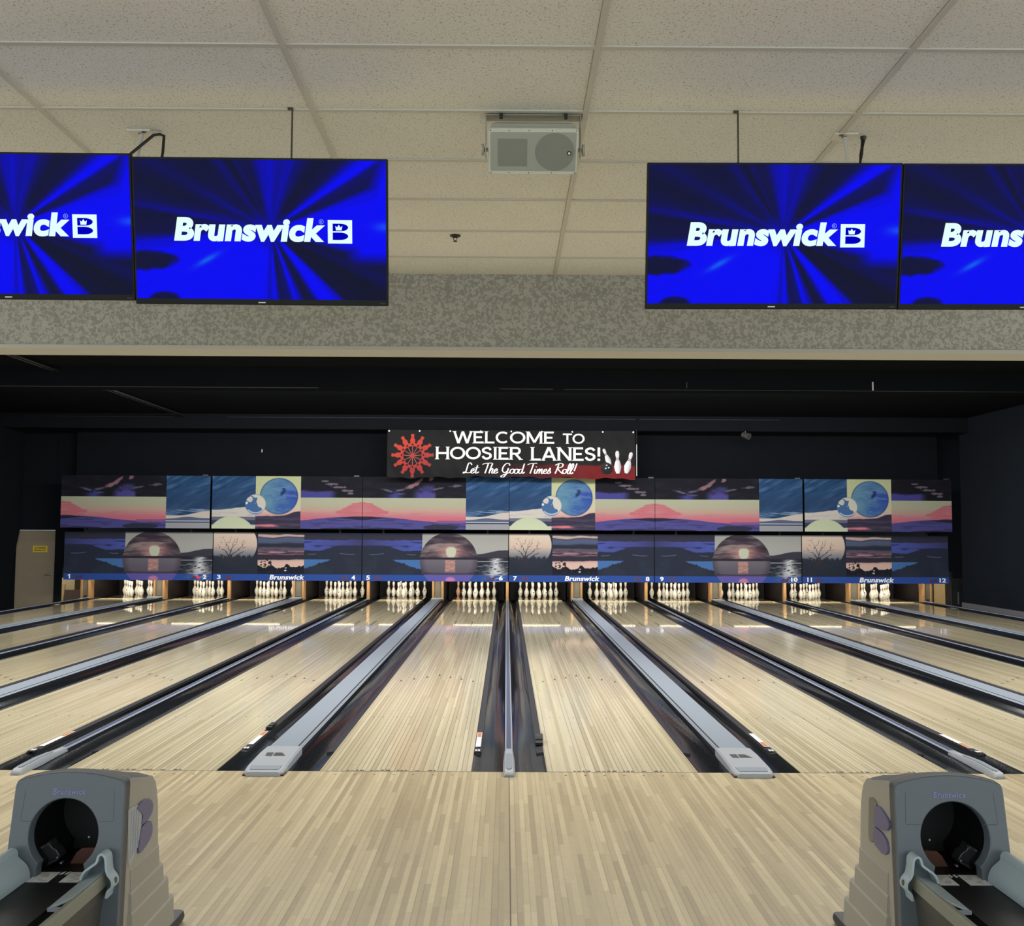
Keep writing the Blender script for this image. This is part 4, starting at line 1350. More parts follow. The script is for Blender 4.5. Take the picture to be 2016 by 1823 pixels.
def art_banner(U, V):
    img = np.zeros(U.shape + (3,)) + np.array((32, 31, 33.0))
    X, Z = (U - 0.5) * BW, (1 - V) * BH
    red = sm(0.30, 0.85, U) * sm(0.70, 0.74, V + 0.0 * U)
    put(img, red, (128, 34, 40))
    # wheel of red pins
    cx, cz, AS = -2.235, 0.505, 1.0
    dx, dz = X - cx, Z - cz
    r = np.hypot(dx, dz)
    th = np.arctan2(dz, dx)
    colr = grad(np.clip(0.5 - 0.9 * (dz * 0.8 - dx * 0.3), 0, 1), [(0, (222, 96, 72)), (1, (150, 66, 76))])
    k = np.round(th / (PI / 6))
    d = th - k * PI / 6
    lat, rad = r * np.sin(d), r * np.cos(d)
    t = np.clip((rad - 0.23) / 0.25, 0, 1.2)
    wid = np.interp(t, [0, 0.2, 0.45, 0.66, 0.78, 0.9, 0.98, 1.0], [0.03, 0.05, 0.062, 0.034, 0.032, 0.042, 0.030, 0.0])
    pinm = sm(0.006, -0.006, np.abs(lat) - wid) * (rad > 0.23) * (rad < 0.485)
    put(img, pinm, colr)
    put(img, sm(0.006, -0.006, np.abs(r - 0.245) - 0.035), colr)
    hub = sm(0.008, -0.008, np.hypot(lat, rad - 0.245) - 0.020)
    d2 = th + PI / 12
    k2 = np.round(th / (PI / 6))
    put(img, hub, (44, 30, 32))
    spk = sm(0.004, -0.004, np.abs(lat) - 0.006) * (r < 0.22)
    put(img, spk, (204, 120, 110))
    put(img, sm(0.006, -0.006, r - 0.05), colr)
    # three white pins and a black ball
    def pinpic(px, pz, ang, h):
        a = math.radians(ang)
        x, z = X - px, Z - pz
        lx, lz = x * math.cos(a) + z * math.sin(a), -x * math.sin(a) + z * math.cos(a)
        tt = lz / h
        ww = np.interp(tt, [0, 0.05, 0.15, 0.3, 0.48, 0.62, 0.70, 0.8, 0.9, 0.97, 1], [0.07, 0.085, 0.125, 0.158, 0.115, 0.062, 0.063, 0.083, 0.086, 0.055, 0.0]) * h
        m = sm(0.004, -0.004, np.abs(lx) - ww) * (tt > 0) * (tt < 1)
        put(img, sm(0.012, 0.004, np.abs(lx) - ww) * (tt > -0.02) * (tt < 1.02), (40, 30, 32))
        put(img, m, grad(np.clip(0.5 + lx / (0.32 * h), 0, 1), [(0, (236, 236, 238)), (0.6, (214, 214, 218)), (1, (158, 158, 164))]))
        for q in (0.60, 0.67):
            put(img, m * sm(0.018, 0.008, np.abs(tt - q)), (130, 36, 42))
    pinpic(2.245, 0.30, 23, 0.40)
    pinpic(2.42, 0.11, 2, 0.52)
    pinpic(2.60, 0.13, -15, 0.50)
    bx, bz = X - 2.165, Z - 0.215
    br = np.hypot(bx, bz)
    put(img, sm(0.006, -0.006, br - 0.135), grad(np.clip(0.5 + 2.2 * (bz - bx), 0, 1), [(0, (16, 16, 18)), (1, (70, 72, 76))]))
    for qx, qz in ((0.0, 0.07), (0.045, 0.02), (-0.02, 0.0)):
        put(img, sm(0.022, 0.014, np.hypot(bx - qx, bz - qz)), (215, 215, 215))
    return img


bn = thing('welcome_banner', 'wide dark vinyl banner reading WELCOME TO HOOSIER LANES! above the masking', 'banner', (BX, BY, BZ))
me = picture('banner_cloth', BW, BH, art_banner, 760, 150, 1.35)
co = np.zeros(len(me.vertices) * 3)
me.vertices.foreach_get('co', co)
co = co.reshape(-1, 3)
for q in range(len(co)):
    x, z = co[q, 0], co[q, 2]
    co[q, 1] = cloth(x, z)
    t = 1 - z / BH
    co[q, 2] = z + t * (0.014 * math.sin(x * 6.3) + 0.010 * math.sin(x * 15.1 + 1)) + (0.012 * t * math.cos(x * 1.1))
me.vertices.foreach_set('co', co.ravel())
me.materials.append(M['banner'])
me.polygons.foreach_set('use_smooth', [True] * len(me.polygons))
o = bpy.data.objects.new('banner_cloth', me)
COL.objects.link(o)
o.parent = bn


def lay_on_cloth(mb, name, m):
    """cut flat lettering into strips and lay it on the waved vinyl"""
    me = bpy.data.meshes.new(name)
    me.from_pydata(mb.v, [], mb.f)
    bm = bmesh.new()
    bm.from_mesh(me)
    x0, x1 = min(v.co.x for v in bm.verts), max(v.co.x for v in bm.verts)
    k = x0
    while k < x1:
        bmesh.ops.bisect_plane(bm, geom=bm.verts[:] + bm.edges[:] + bm.faces[:], plane_co=(k, 0, 0), plane_no=(1, 0, 0))
        k += 0.07
    z0, z1 = min(v.co.z for v in bm.verts), max(v.co.z for v in bm.verts)
    for q in range(1, 4):
        bmesh.ops.bisect_plane(bm, geom=bm.verts[:] + bm.edges[:] + bm.faces[:], plane_co=(0, 0, z0 + (z1 - z0) * q / 4), plane_no=(0, 0, 1))
    for v in bm.verts:
        v.co.y = cloth(v.co.x, v.co.z) - 0.006
    bm.to_mesh(me)
    bm.free()
    me.materials.append(m)
    o = bpy.data.objects.new(name, me)
    COL.objects.link(o)
    o.parent = bn


def catmull(pts, n=6):
    p = [pts[0]] + list(pts) + [pts[-1]]
    out = []
    for i in range(1, len(p) - 2):
        for k in range(n):
            t = k / n
            out.append(tuple(0.5 * (2 * p[i][d] + (p[i + 1][d] - p[i - 1][d]) * t + (2 * p[i - 1][d] - 5 * p[i][d] + 4 * p[i + 1][d] - p[i + 2][d]) * t * t + (3 * p[i][d] - p[i - 1][d] - 3 * p[i + 1][d] + p[i + 2][d]) * t ** 3) for d in (0, 1)))
    out.append(tuple(pts[-1]))
    return out


def flared(mb, body, x0, x1, z0, z1, t=0.17):
    """engraver-style capitals: even strokes with small flared ends; x in letter heights"""
    def arc(cx, cz, rx, rz, a0, a1, n=20):
        return [(cx + rx * math.cos(math.radians(a0 + (a1 - a0) * k / n)), cz + rz * math.sin(math.radians(a0 + (a1 - a0) * k / n))) for k in range(n + 1)]
    h = t / 2
    G = {
        'W': (1.50, [[(0.10, 1), (0.42, 0)], [(0.42, 0), (0.75, 0.98)], [(0.75, 0.98), (1.08, 0)], [(1.08, 0), (1.40, 1)]], [(0.10, 1), (1.40, 1)]),
        'E': (0.88, [[(0.16, 0), (0.16, 1)], [(0.10, 1 - h * .8), (0.80, 1 - h * .8)], [(0.16, 0.5), (0.70, 0.5)], [(0.10, h * .8), (0.84, h * .8)]], [(0.13, 0), (0.13, 1)]),
        'L': (0.82, [[(0.16, 0), (0.16, 1)], [(0.10, h * .8), (0.78, h * .8)]], [(0.16, 1), (0.13, 0)]),
        'C': (1.12, [arc(0.60, 0.5, 0.46, 0.42, 48, 312)], []),
        'O': (1.22, [arc(0.61, 0.5, 0.50, 0.42, 0, 360, 32)], []),
        'M': (1.34, [[(0.17, 0), (0.17, 1)], [(0.20, 0.98), (0.67, 0.10)], [(0.67, 0.10), (1.14, 0.98)], [(1.17, 0), (1.17, 1)]], [(0.17, 0), (1.17, 0), (0.14, 1), (1.20, 1)]),
        'T': (0.98, [[(0.49, 0), (0.49, 1)], [(0.04, 1 - h * .8), (0.94, 1 - h * .8)]], [(0.49, 0)]),
        'H': (1.16, [[(0.17, 0), (0.17, 1)], [(0.99, 0), (0.99, 1)], [(0.17, 0.5), (0.99, 0.5)]], [(0.17, 0), (0.17, 1), (0.99, 0), (0.99, 1)]),
        'S': (0.90, [catmull([(0.76, 0.76), (0.62, 0.90), (0.40, 0.92), (0.18, 0.80), (0.20, 0.62), (0.44, 0.52), (0.70, 0.42), (0.74, 0.22), (0.54, 0.08), (0.30, 0.09), (0.12, 0.26)], 4)], []),
        'I': (0.42, [[(0.21, 0), (0.21, 1)]], [(0.21, 0), (0.21, 1)]),
        'R': (1.02, [[(0.16, 0), (0.16, 1)], [(0.12, 1 - h * .8), (0.58, 1 - h * .8)] + arc(0.58, 0.70, 0.24, 0.23, 90, -90, 10) + [(0.16, 0.47)], [(0.50, 0.47), (0.90, 0.02)]], [(0.14, 0), (0.12, 1), (0.92, 0)]),
        'A': (1.14, [[(0.12, 0), (0.56, 1)], [(0.58, 1), (1.02, 0)], [(0.30, 0.30), (0.84, 0.30)]], [(0.12, 0), (1.02, 0)]),
        'N': (1.18, [[(0.17, 0), (0.17, 1)], [(0.18, 0.98), (1.00, 0.02)], [(1.01, 0), (1.01, 1)]], [(0.17, 0), (0.14, 1), (1.01, 1)]),
        '!': (0.40, [[(0.20, 0.32), (0.20, 1)], [(0.20, 0.0), (0.20, 0.16)]], []),
    }
    tot = sum(G[ch][0] for ch in body)
    sx_, sz_ = (x1 - x0) / tot, z1 - z0
    cur_ = 0
    for ch in body:
        w_, strokes, serifs = G[ch]
        for st in strokes:
            vs = []
            n_ = len(st)
            for q, (px, pz) in enumerate(st):
                a, b2 = st[max(q - 1, 0)], st[min(q + 1, n_ - 1)]
                tx, tz = (b2[0] - a[0]) * sx_, (b2[1] - a[1]) * sz_
                ln = math.hypot(tx, tz) or 1
                nx, nz = -tz / ln * h * sz_ * 1.15, tx / ln * h * sz_ * 0.9
                X0, Z0 = x0 + (cur_ + px) * sx_, z0 + pz * sz_
                vs += [(X0 + nx, 0, Z0 + nz), (X0 - nx, 0, Z0 - nz)]
            mb.add(vs, [(2 * q, 2 * q + 1, 2 * q + 3, 2 * q + 2) for q in range(n_ - 1)])
        for px, pz in serifs:
            X0, Z0 = x0 + (cur_ + px) * sx_, z0 + pz * sz_
            zz = 0.055 * sz_ * (1 if pz < 0.5 else -1)
            mb.add([(X0 - 0.19 * sz_, 0, Z0), (X0 + 0.19 * sz_, 0, Z0), (X0 + 0.11 * sz_, 0, Z0 + zz), (X0 - 0.11 * sz_, 0, Z0 + zz)], [(0, 1, 2, 3)])
        cur_ += w_


def bpx(x):
    return -BW / 2 + (x - 763.0) / (1250.0 - 763.0) * BW


def bpz(y):
    return BH * (1 - (y - 848.0) / (941.0 - 848.0))


mb = MB()
flared(mb, 'WELCOME', bpx(892), bpx(1092), bpz(874), bpz(850.5))
flared(mb, 'TO', bpx(1107), bpx(1151), bpz(874), bpz(854))
flared(mb, 'HOOSIER', bpx(857), bpx(1028), bpz(905.5), bpz(881))
flared(mb, 'LANES!', bpx(1044), bpx(1184), bpz(907), bpz(881))
lay_on_cloth(mb, 'lettering', M['banner_white'])

# brush script, one stroke list per letter (x, z in letter heights)
SCRIPT = {
    'L': [[(0.62, 0.80), (0.52, 0.98), (0.38, 0.90), (0.28, 0.5), (0.18, 0.12), (0.02, 0.02), (0.10, 0.14), (0.34, 0.06), (0.56, 0.10)]],
    'e': [[(0.02, 0.16), (0.24, 0.30), (0.22, 0.44), (0.10, 0.36), (0.04, 0.14), (0.14, 0.02), (0.32, 0.16)]],
    't': [[(0.24, 0.78), (0.10, 0.16), (0.16, 0.02), (0.32, 0.16)], [(0.02, 0.52), (0.34, 0.56)]],
    'T': [[(0.05, 0.84), (0.28, 0.94), (0.72, 0.98)], [(0.46, 0.92), (0.34, 0.45), (0.22, 0.02)]],
    'h': [[(0.30, 0.95), (0.16, 0.50), (0.04, 0.02)], [(0.08, 0.20), (0.26, 0.46), (0.30, 0.34), (0.24, 0.08), (0.32, 0.03), (0.42, 0.16)]],
    'G': [[(0.62, 0.76), (0.56, 0.94), (0.36, 0.92), (0.16, 0.60), (0.12, 0.24), (0.28, 0.10), (0.48, 0.30), (0.52, 0.48), (0.40, 0.02), (0.20, -0.30), (0.02, -0.30), (0.10, -0.16), (0.62, 0.12)]],
    'o': [[(0.20, 0.44), (0.08, 0.34), (0.04, 0.12), (0.16, 0.02), (0.28, 0.16), (0.30, 0.36), (0.20, 0.44), (0.42, 0.38)]],
    'd': [[(0.26, 0.42), (0.12, 0.40), (0.03, 0.16), (0.12, 0.02), (0.26, 0.20), (0.44, 0.95), (0.28, 0.22), (0.32, 0.03), (0.44, 0.16)]],
    'i': [[(0.12, 0.44), (0.06, 0.12), (0.12, 0.02), (0.24, 0.16)], [(0.19, 0.62), (0.20, 0.66)]],
    'm': [[(0.10, 0.44), (0.02, 0.02)], [(0.04, 0.16), (0.22, 0.45), (0.24, 0.34), (0.18, 0.02)], [(0.20, 0.16), (0.38, 0.45), (0.40, 0.34), (0.36, 0.08), (0.42, 0.02), (0.52, 0.16)]],
    's': [[(0.02, 0.06), (0.24, 0.52), (0.22, 0.30), (0.26, 0.14), (0.12, 0.02), (0.03, 0.10)]],
    'R': [[(0.34, 0.90), (0.22, 0.45), (0.08, 0.02)], [(0.10, 0.80), (0.40, 0.98), (0.62, 0.90), (0.56, 0.66), (0.28, 0.50), (0.44, 0.20), (0.60, 0.02), (0.70, 0.10)]],
    'l': [[(0.04, 0.14), (0.26, 0.60), (0.30, 0.92), (0.22, 0.90), (0.10, 0.40), (0.08, 0.06), (0.16, 0.02), (0.26, 0.16)]],
    '!': [[(0.34, 0.98), (0.14, 0.28)], [(0.05, 0.03), (0.06, 0.07)]],
}
ADV = {'L': 0.52, 'e': 0.26, 't': 0.28, 'T': 0.46, 'h': 0.36, 'G': 0.60, 'o': 0.30, 'd': 0.36, 'i': 0.19, 'm': 0.46, 's': 0.26, 'R': 0.56, 'l': 0.20, '!': 0.24, ' ': 0.24}


txt = 'Let The Good Times Roll!'
total = sum(ADV[ch] for ch in txt)
xa, xb, z0, zh = bpx(912), bpx(1133), bpz(933), bpz(912) - bpz(933)
sx = (xb - xa) / total
mb = MB()
cur = 0
for ch in txt:
    for st in SCRIPT.get(ch, []):
        pts = catmull(st)
        vs = []
        for q, (px, pz) in enumerate(pts):
            a, b2 = pts[max(q - 1, 0)], pts[min(q + 1, len(pts) - 1)]
            tx, tz = (b2[0] - a[0]) * sx, (b2[1] - a[1]) * zh
            ln = math.hypot(tx, tz) or 1
            wd = 0.005 + 0.010 * abs(tz / ln)
            nx, nz = -tz / ln * wd, tx / ln * wd
            X0, Z0 = xa + (cur + px) * sx, z0 + pz * zh
            vs += [(X0 + nx, 0, Z0 + nz), (X0 - nx, 0, Z0 - nz)]
        mb.add(vs, [(2 * q, 2 * q + 1, 2 * q + 3, 2 * q + 2) for q in range(len(pts) - 1)])
    cur += ADV[ch]
lay_on_cloth(mb, 'script_lettering', M['banner_white'])
mb = MB()
for k in range(9):
    x = -BW / 2 + 0.04 + k * (BW - 0.08) / 8
    z = BH - 0.03
    ring = [(x + 0.018 * math.cos(t), cloth(x, z) - 0.004, z + 0.018 * math.sin(t)) for t in [2 * PI * q / 12 for q in range(12)]]
    mb.add(ring, [tuple(range(12))])
mb.build('eyelets', M['banner_eyelet'], bn)
mb = MB()
for k in range(9):
    x = -BW / 2 + 0.04 + k * (BW - 0.08) / 8
    mb.tube([(x, cloth(x, BH - 0.03), BH - 0.03), (x, 0.05, BH + 0.02)], 0.004, 6)
mb.build('ties', M['banner_eyelet'], bn)
es = thing('edge_strip', 'thin white strip beside the right edge of the welcome banner', 'strip', (BX + BW / 2 + 0.045, 15.935, 2.93))
MB().box(-0.009, 0.009, 0, 0.01, 0, 0.72).build('strip', M['offwhite'], es)
MB().box(-0.003, 0.003, 0, 0.016, 0.72, 1.06).build('cord', M['black'], es)

# small things in the black hall
cd = thing('ceiling_conduit', 'pair of thin grey pipes running along the black ceiling at left', 'conduit', (-7.38, 0.45, 4.24))
for dx in (-0.045, 0.045):
    MB().tube([(dx, 0, 0), (dx, 15.45, 0)], 0.016, 8).build('pipe', M['beam_edge'], cd, smooth=60)
MB().box(-0.09, 0.09, 10.9, 11.0, -0.03, 0.06).build('clamp', M['beam_edge'], cd)
hk = MB().box(-0.011, 0.011, 0, 0.012, -0.07, 0.07).build('ceiling_hook', M['offwhite'], loc=(5.94, 9.285, 4.06))
tag(hk, 'small pale hook on the black beam above number 11', 'hook')
hk = MB().box(-0.008, 0.008, 0, 0.012, -0.05, 0.05).build('ceiling_hook', M['beam_edge'], loc=(2.90, 9.285, 4.06))
tag(hk, 'small dim hook on the black beam above number 9', 'hook')
sp_ = MB().box(-0.009, 0.009, 0, 0.01, -0.035, 0.035).build('paper_scrap', M['offwhite'], loc=(-5.78, 16.73, 3.52))
tag(sp_, 'tiny white scrap on the black wall above number 3', 'scrap')
ds = thing('spotlight', 'dim dark spotlight under the black beam above number 10', 'spotlight', (5.40, 15.9, 3.965))
MB().tube([(0, 0, 0), (0, 0, -0.06)], 0.02, 8).build('stem', M['mech'], ds)
mb = MB().tube([(-0.05, 0.06, -0.07), (0.07, -0.06, -0.13)], [0.06, 0.08], 14)
mb.build('lamp_head', M['beam_dark'], ds, smooth=40)

# ------------------------------------------------------------------ ceiling things: speaker, sprinkler, rods, outlets
SC = Vector((0.084, -2.745, 3.392))
TILT = math.radians(43)
spk = thing('ceiling_speaker', 'grey box loudspeaker on a bracket hung from the ceiling between the monitors', 'loudspeaker', SC)


def tl(x, y, z):
    """speaker frame: y out of the grille towards the viewer, tilted down"""
    return (x, -y * math.cos(TILT) - z * math.sin(TILT), z * math.cos(TILT) - y * math.sin(TILT))


def rrect(w, h, r, n=5):
    pts = []
    for cx, cz, a0 in ((w - r, h - r, 0), (-w + r, h - r, 90), (-w + r, -h + r, 180), (w - r, -h + r, 270)):
        for k in range(n + 1):
            a = math.radians(a0 + 90 * k / n)
            pts.append((cx + r * math.cos(a), cz + r * math.sin(a)))
    return pts


W2, H2 = 0.2015, 0.105
mb = MB()
rings = []
for yy, k in ((-0.105, 0.80), (-0.10, 0.84), (-0.065, 0.92), (-0.06, 0.90), (-0.055, 0.95), (0.0, 0.985), (0.004, 1.0), (0.016, 1.0), (0.019, 0.985)):
    rings.append([tl(x, yy, z) for x, z in rrect(W2 * (1 - (1 - k) * 0.5), H2 * k, 0.016)])
mb.loft(rings, True, True, True)
mb.build('cabinet', M['speaker'], spk, smooth=30)


def plate(poly, y0, y1):
    m = MB()
    m.loft([[tl(x, y0, z) for x, z in poly], [tl(x, y1, z) for x, z in poly]], True, True, True)
    return m


plate([(x * 0.955, z * 0.86) for x, z in rrect(W2, H2, 0.006)], 0.0188, 0.0205).build('grille', M['grille'], spk)
plate([(x - 0.093, z - 0.004) for x, z in rrect(0.066, 0.064, 0.004)], 0.0205, 0.0215).build('horn_panel', M['cone'], spk)
plate([(0.097 + 0.089 * math.cos(t), 0.088 * math.sin(t)) for t in [2 * PI * k / 40 for k in range(40)]], 0.0205, 0.0215).build('woofer_panel', M['cone'], spk)
plate([(0.162 + 0.010 * math.cos(t), -0.004 + 0.010 * math.sin(t)) for t in [2 * PI * k / 16 for k in range(16)]], 0.0215, 0.0235).build('badge', M['black'], spk)
plate([(0.162 + 0.0055 * math.cos(t), -0.004 + 0.0055 * math.sin(t)) for t in [2 * PI * k / 16 for k in range(16)]], 0.0235, 0.0245).build('badge_centre', M['white'], spk)
mb = MB()
for x in (-0.194, -0.11, -0.02, 0.085, 0.194):
    for z in (-0.098, 0.098):
        ring = [(x * 0.985 + 0.0026 * math.cos(t), z + 0.0026 * math.sin(t)) for t in [2 * PI * k / 8 for k in range(8)]]
        mb.loft([[tl(a, 0.017, b) for a, b in ring], [tl(a, 0.0205, b) for a, b in ring]], True, True, True)
mb.build('screws', M['beam_dark'], spk)
zt = 3.5435 - SC.z
mb = MB()
mb.box(-W2 - 0.014, W2 + 0.014, -0.035, 0.035, zt - 0.004, zt)
for s in (-1, 1):
    xx = s * (W2 + 0.012)
    mb.box(xx - 0.002, xx + 0.002, -0.03, 0.03, -0.03, zt)
mb.build('bracket', M['speaker_dark'], spk)
for s in (-1, 1):
    k = MB().tube([(s * (W2 + 0.002), 0, 0), (s * (W2 + 0.018), 0, 0), (s * (W2 + 0.020), 0, 0), (s * (W2 + 0.031), 0, 0)], [0.008, 0.008, 0.026, 0.025], 16)
    k.build('knob', M['speaker_dark'], spk, smooth=40)
for x in (-0.145, 0.145):
    MB().box(x - 0.008, x + 0.008, -0.05, -0.034, zt - 0.024, zt).build('bolt', M['black'], spk, bevel=0.003)

spr = thing('sprinkler_head', 'small dark fire sprinkler in the ceiling tile left of centre', 'sprinkler', (-0.363, -0.86, 3.55))
MB().lathe([(0.034, 0.0), (0.034, -0.006), (0.016, -0.014), (0.0, -0.014)], 20).build('escutcheon', M['brass_dark'], spr, smooth=40)
mb = MB()
for s in (-1, 1):
    mb.tube([(s * 0.008, 0, -0.012), (s * 0.012, 0, -0.022), (s * 0.004, 0, -0.034)], 0.003, 6)
mb.build('frame', M['brass_dark'], spr)
MB().lathe([(0.0, -0.036), (0.004, -0.034), (0.014, -0.038), (0.014, -0.040), (0.0, -0.040)], 16).build('deflector', M['brass_dark'], spr)

# ------------------------------------------------------------------ monitors
def v3(p):
    return Vector(p)


def px_on_y(px, py, Y):
    d = _f + _r2 * ((px - 1008) / FPX) - _u2 * ((py - 911.5) / FPX)
    return Vector(CAM) + d * ((Y - CAM[1]) / d.y)


TY, BYY = -2.867, -2.753
scr_me = picture('picture', 1.0, 1.0, art_screen, 420, 240)
scr_me.materials.append(M['screen'])


def monitor(tlc, trc, blc, brc, label, rod=None):
    ux = ((trc - tlc) + (brc - blc)).normalized()
    uz = ((tlc - blc) + (trc - brc))
    uz = (uz - ux * uz.dot(ux)).normalized()
    uy = uz.cross(ux)
    cen = (tlc + trc + blc + brc) / 4
    w = ((trc - tlc).length + (brc - blc).length) / 2
    h = ((tlc - blc).length + (trc - brc).length) / 2
    r = thing('monitor', label, 'monitor', cen, 'monitors hung over the approach')
    mw = Matrix((ux, uy, uz)).transposed().to_4x4()
    mw.translation = cen
    r.matrix_world = mw
    MB().box(-w / 2, w / 2, 0.0, 0.028, -h / 2, h / 2).build('case', M['bezel'], r, bevel=0.003)
    MB().box(-w * 0.3, w * 0.3, 0.028, 0.06, -h * 0.32, h * 0.2).build('rear_housing', M['bezel'], r, bevel=0.006)
    sw, sh = w - 0.016, h - 0.034
    zc = 0.008
    p = bpy.data.objects.new('screen', scr_me)
    COL.objects.link(p)
    p.parent = r
    p.scale = (sw, 1, sh)
    p.location = (0, -0.0012, zc - sh / 2)

    def P(u, v):
        return ((u - 0.5) * sw, -0.0022, zc + (0.5 - v) * sh)
    mb = MB()
    a, b = P(0.154, 0.412), P(0.757, 0.585)
    text_add(mb, 'Brunswick', ((a[0] + b[0]) / 2, -0.0022, (a[2] + b[2]) / 2), b[0] - a[0], a[2] - b[2], bold=0.048, shear=0.14, spacing=1.04)
    mb.build('lettering', M['glow_white'], r, recalc=False)
    a, b = P(0.768, 0.424), P(0.865, 0.592)
    mb = MB()
    mb.box(a[0], b[0], -0.0024, -0.0014, b[2], a[2])
    lg = mb.build('emblem', M['glow_white'], r)
    bw, bh = b[0] - a[0], a[2] - b[2]
    mb = MB()
    for z0, z1 in ((0.52, 0.85), (0.15, 0.47)):
        pts = [(a[0] + bw * 0.20, b[2] + bh * z0), (a[0] + bw * 0.42, b[2] + bh * z0)]
        for k in range(13):
            t = -PI / 2 + PI * k / 12
            pts.append((a[0] + bw * (0.50 + 0.34 * math.cos(t)), b[2] + bh * ((z0 + z1) / 2 + (z1 - z0) / 2 * math.sin(t))))
        pts += [(a[0] + bw * 0.42, b[2] + bh * z1), (a[0] + bw * 0.20, b[2] + bh * z1)]
        mb.add([(x, -0.003, z) for x, z in pts], [tuple(range(len(pts)))])
    mb.build('emblem_bowls', M['glow_blue'], lg)
    mb = MB()
    pts = [(0.34, 0.56), (0.31, 0.75), (0.385, 0.69), (0.455, 0.80), (0.525, 0.69), (0.60, 0.75), (0.57, 0.56)]
    mb.add([(a[0] + bw * x, -0.0035, b[2] + bh * z) for x, z in pts], [tuple(range(7))])
    mb.build('crown', M['glow_white'], lg)
    c = P(0.742, 0.437)
    mb = MB()
    ring = [[(c[0] + rr_ * math.cos(t), -0.0024, c[2] + rr_ * math.sin(t)) for t in [2 * PI * k / 20 for k in range(20)]] for rr_ in (0.0105, 0.0085)]
    mb.loft(ring)
    text_add(mb, 'R', (c[0], -0.0024, c[2]), 0.008, 0.010, bold=0.03)
    mb.build('trademark_sign', M['glow_dim'], r, recalc=False)
    MB().box(-0.016, 0.016, -0.0015, 0, -h / 2 + 0.008, -h / 2 + 0.013).build('maker_mark', M['offwhite'], r)
    MB().box(w / 2 - 0.035, w / 2 - 0.012, -0.0012, 0, -h / 2 + 0.009, -h / 2 + 0.012).build('corner_mark', M['rod'], r)
    if rod is not None:
        inv = mw.inverted()
        top = Vector(rod)
        bot = Vector((rod[0], rod[1], cen.z + h / 2 - 0.05))
        mb = MB()
        mb.tube([inv @ top, inv @ bot], 0.0042, 8)
        mb.build('hanging_rod', M['rod'], r, smooth=60)
        mb = MB()
        mb.tube([inv @ (top + Vector((-0.02, 0, -0.003))), inv @ (top + Vector((0.002, 0, -0.003)))], 0.008, 8)
        mb.build('rod_hook', M['rod'], r)
    return r, w


a1, a2 = px_on_y(258.5, 308, TY), px_on_y(761, 313, TY)
a3, a4 = px_on_y(267.5, 598, BYY), px_on_y(766, 602.5, BYY)
mon_l, wl = monitor(a1, a2, a3, a4, 'wall of blue screen: whole monitor left of the loudspeaker', (-0.990, -2.815, 3.55))
mon_l['label'] = 'whole blue monitor hanging left of the loudspeaker'
sh = Vector((-wl - 0.004, 0, 0.018))
monitor(a1 + sh, a2 + sh, a3 + sh, a4 + sh, 'blue monitor cut off by the left edge of the photo', (-2.62, -2.815, 3.55))
b1, b2 = px_on_y(1277.5, 320, TY), px_on_y(1779, 320.5, TY)
b3, b4 = px_on_y(1268, 608, BYY), px_on_y(1765, 609, BYY)
mon_r, wr = monitor(b1, b2, b3, b4, 'whole blue monitor hanging right of the loudspeaker', (0.995, -2.815, 3.55))
sh = Vector((wr + 0.004, 0, 0.004))
monitor(b1 + sh, b2 + sh, b3 + sh, b4 + sh, 'blue monitor cut off by the right edge of the photo', (2.80, -2.815, 3.55))


def outlet(x, y, side, lab):
    r = thing('ceiling_outlet', lab, 'outlet plate', (x, y, 3.55))
    MB().box(-0.055, 0.055, -0.045, 0.045, -0.009, 0).build('cover_plate', M['plate'], r, bevel=0.002)
    MB().lathe([(0.013, -0.008), (0.013, -0.012), (0.0, -0.012)], 14, (0.0, -0.006, 0)).build('socket', M['beam_dark'], r)
    MB().lathe([(0.010, -0.008), (0.010, -0.012), (0.0, -0.012)], 14, (-0.022 * side, -0.03, 0)).build('socket', M['beam_dark'], r)


outlet(-1.765, -2.52, -1, 'white outlet plate in the ceiling above the left pair of monitors')
outlet(1.560, -2.54, 1, 'white outlet plate in the ceiling above the right pair of monitors')


def cable(pts, rr_, m, lab):
    o = MB().tube(pts, rr_, 8).build('hanging_cable', m, smooth=60)
    tag(o, lab, 'cable')


cable([(-1.762, -2.526, 3.541), (-1.763, -2.53, 3.52), (-1.764, -2.54, 3.47), (-1.765, -2.60, 3.30)], [0.012, 0.0115, 0.008, 0.0065], M['cable_white'], 'white plug cable dropping behind the left pair of monitors')
cable([(1.562, -2.546, 3.541), (1.562, -2.55, 3.52), (1.562, -2.56, 3.46), (1.562, -2.61, 3.30)], [0.012, 0.0115, 0.0075, 0.0065], M['cable_white'], 'white plug cable dropping behind the right pair of monitors')
cable([(-1.86, -2.66, 3.29), (-1.79, -2.60, 3.41), (-1.70, -2.54, 3.53), (-1.675, -2.53, 3.538), (-1.655, -2.53, 3.53), (-1.648, -2.56, 3.44), (-1.645, -2.62, 3.29)], 0.007, M['black'], 'black cable looping over the ceiling above the left pair of monitors')
cable([(1.655, -2.53, 3.548), (1.652, -2.533, 3.53), (1.63, -2.57, 3.45), (1.59, -2.63, 3.30)], [0.016, 0.010, 0.009, 0.008], M['black'], 'black cable slanting from the ceiling to the right pair of monitors')
# ------------------------------------------------------------------ ball returns
LEAN = 0.15


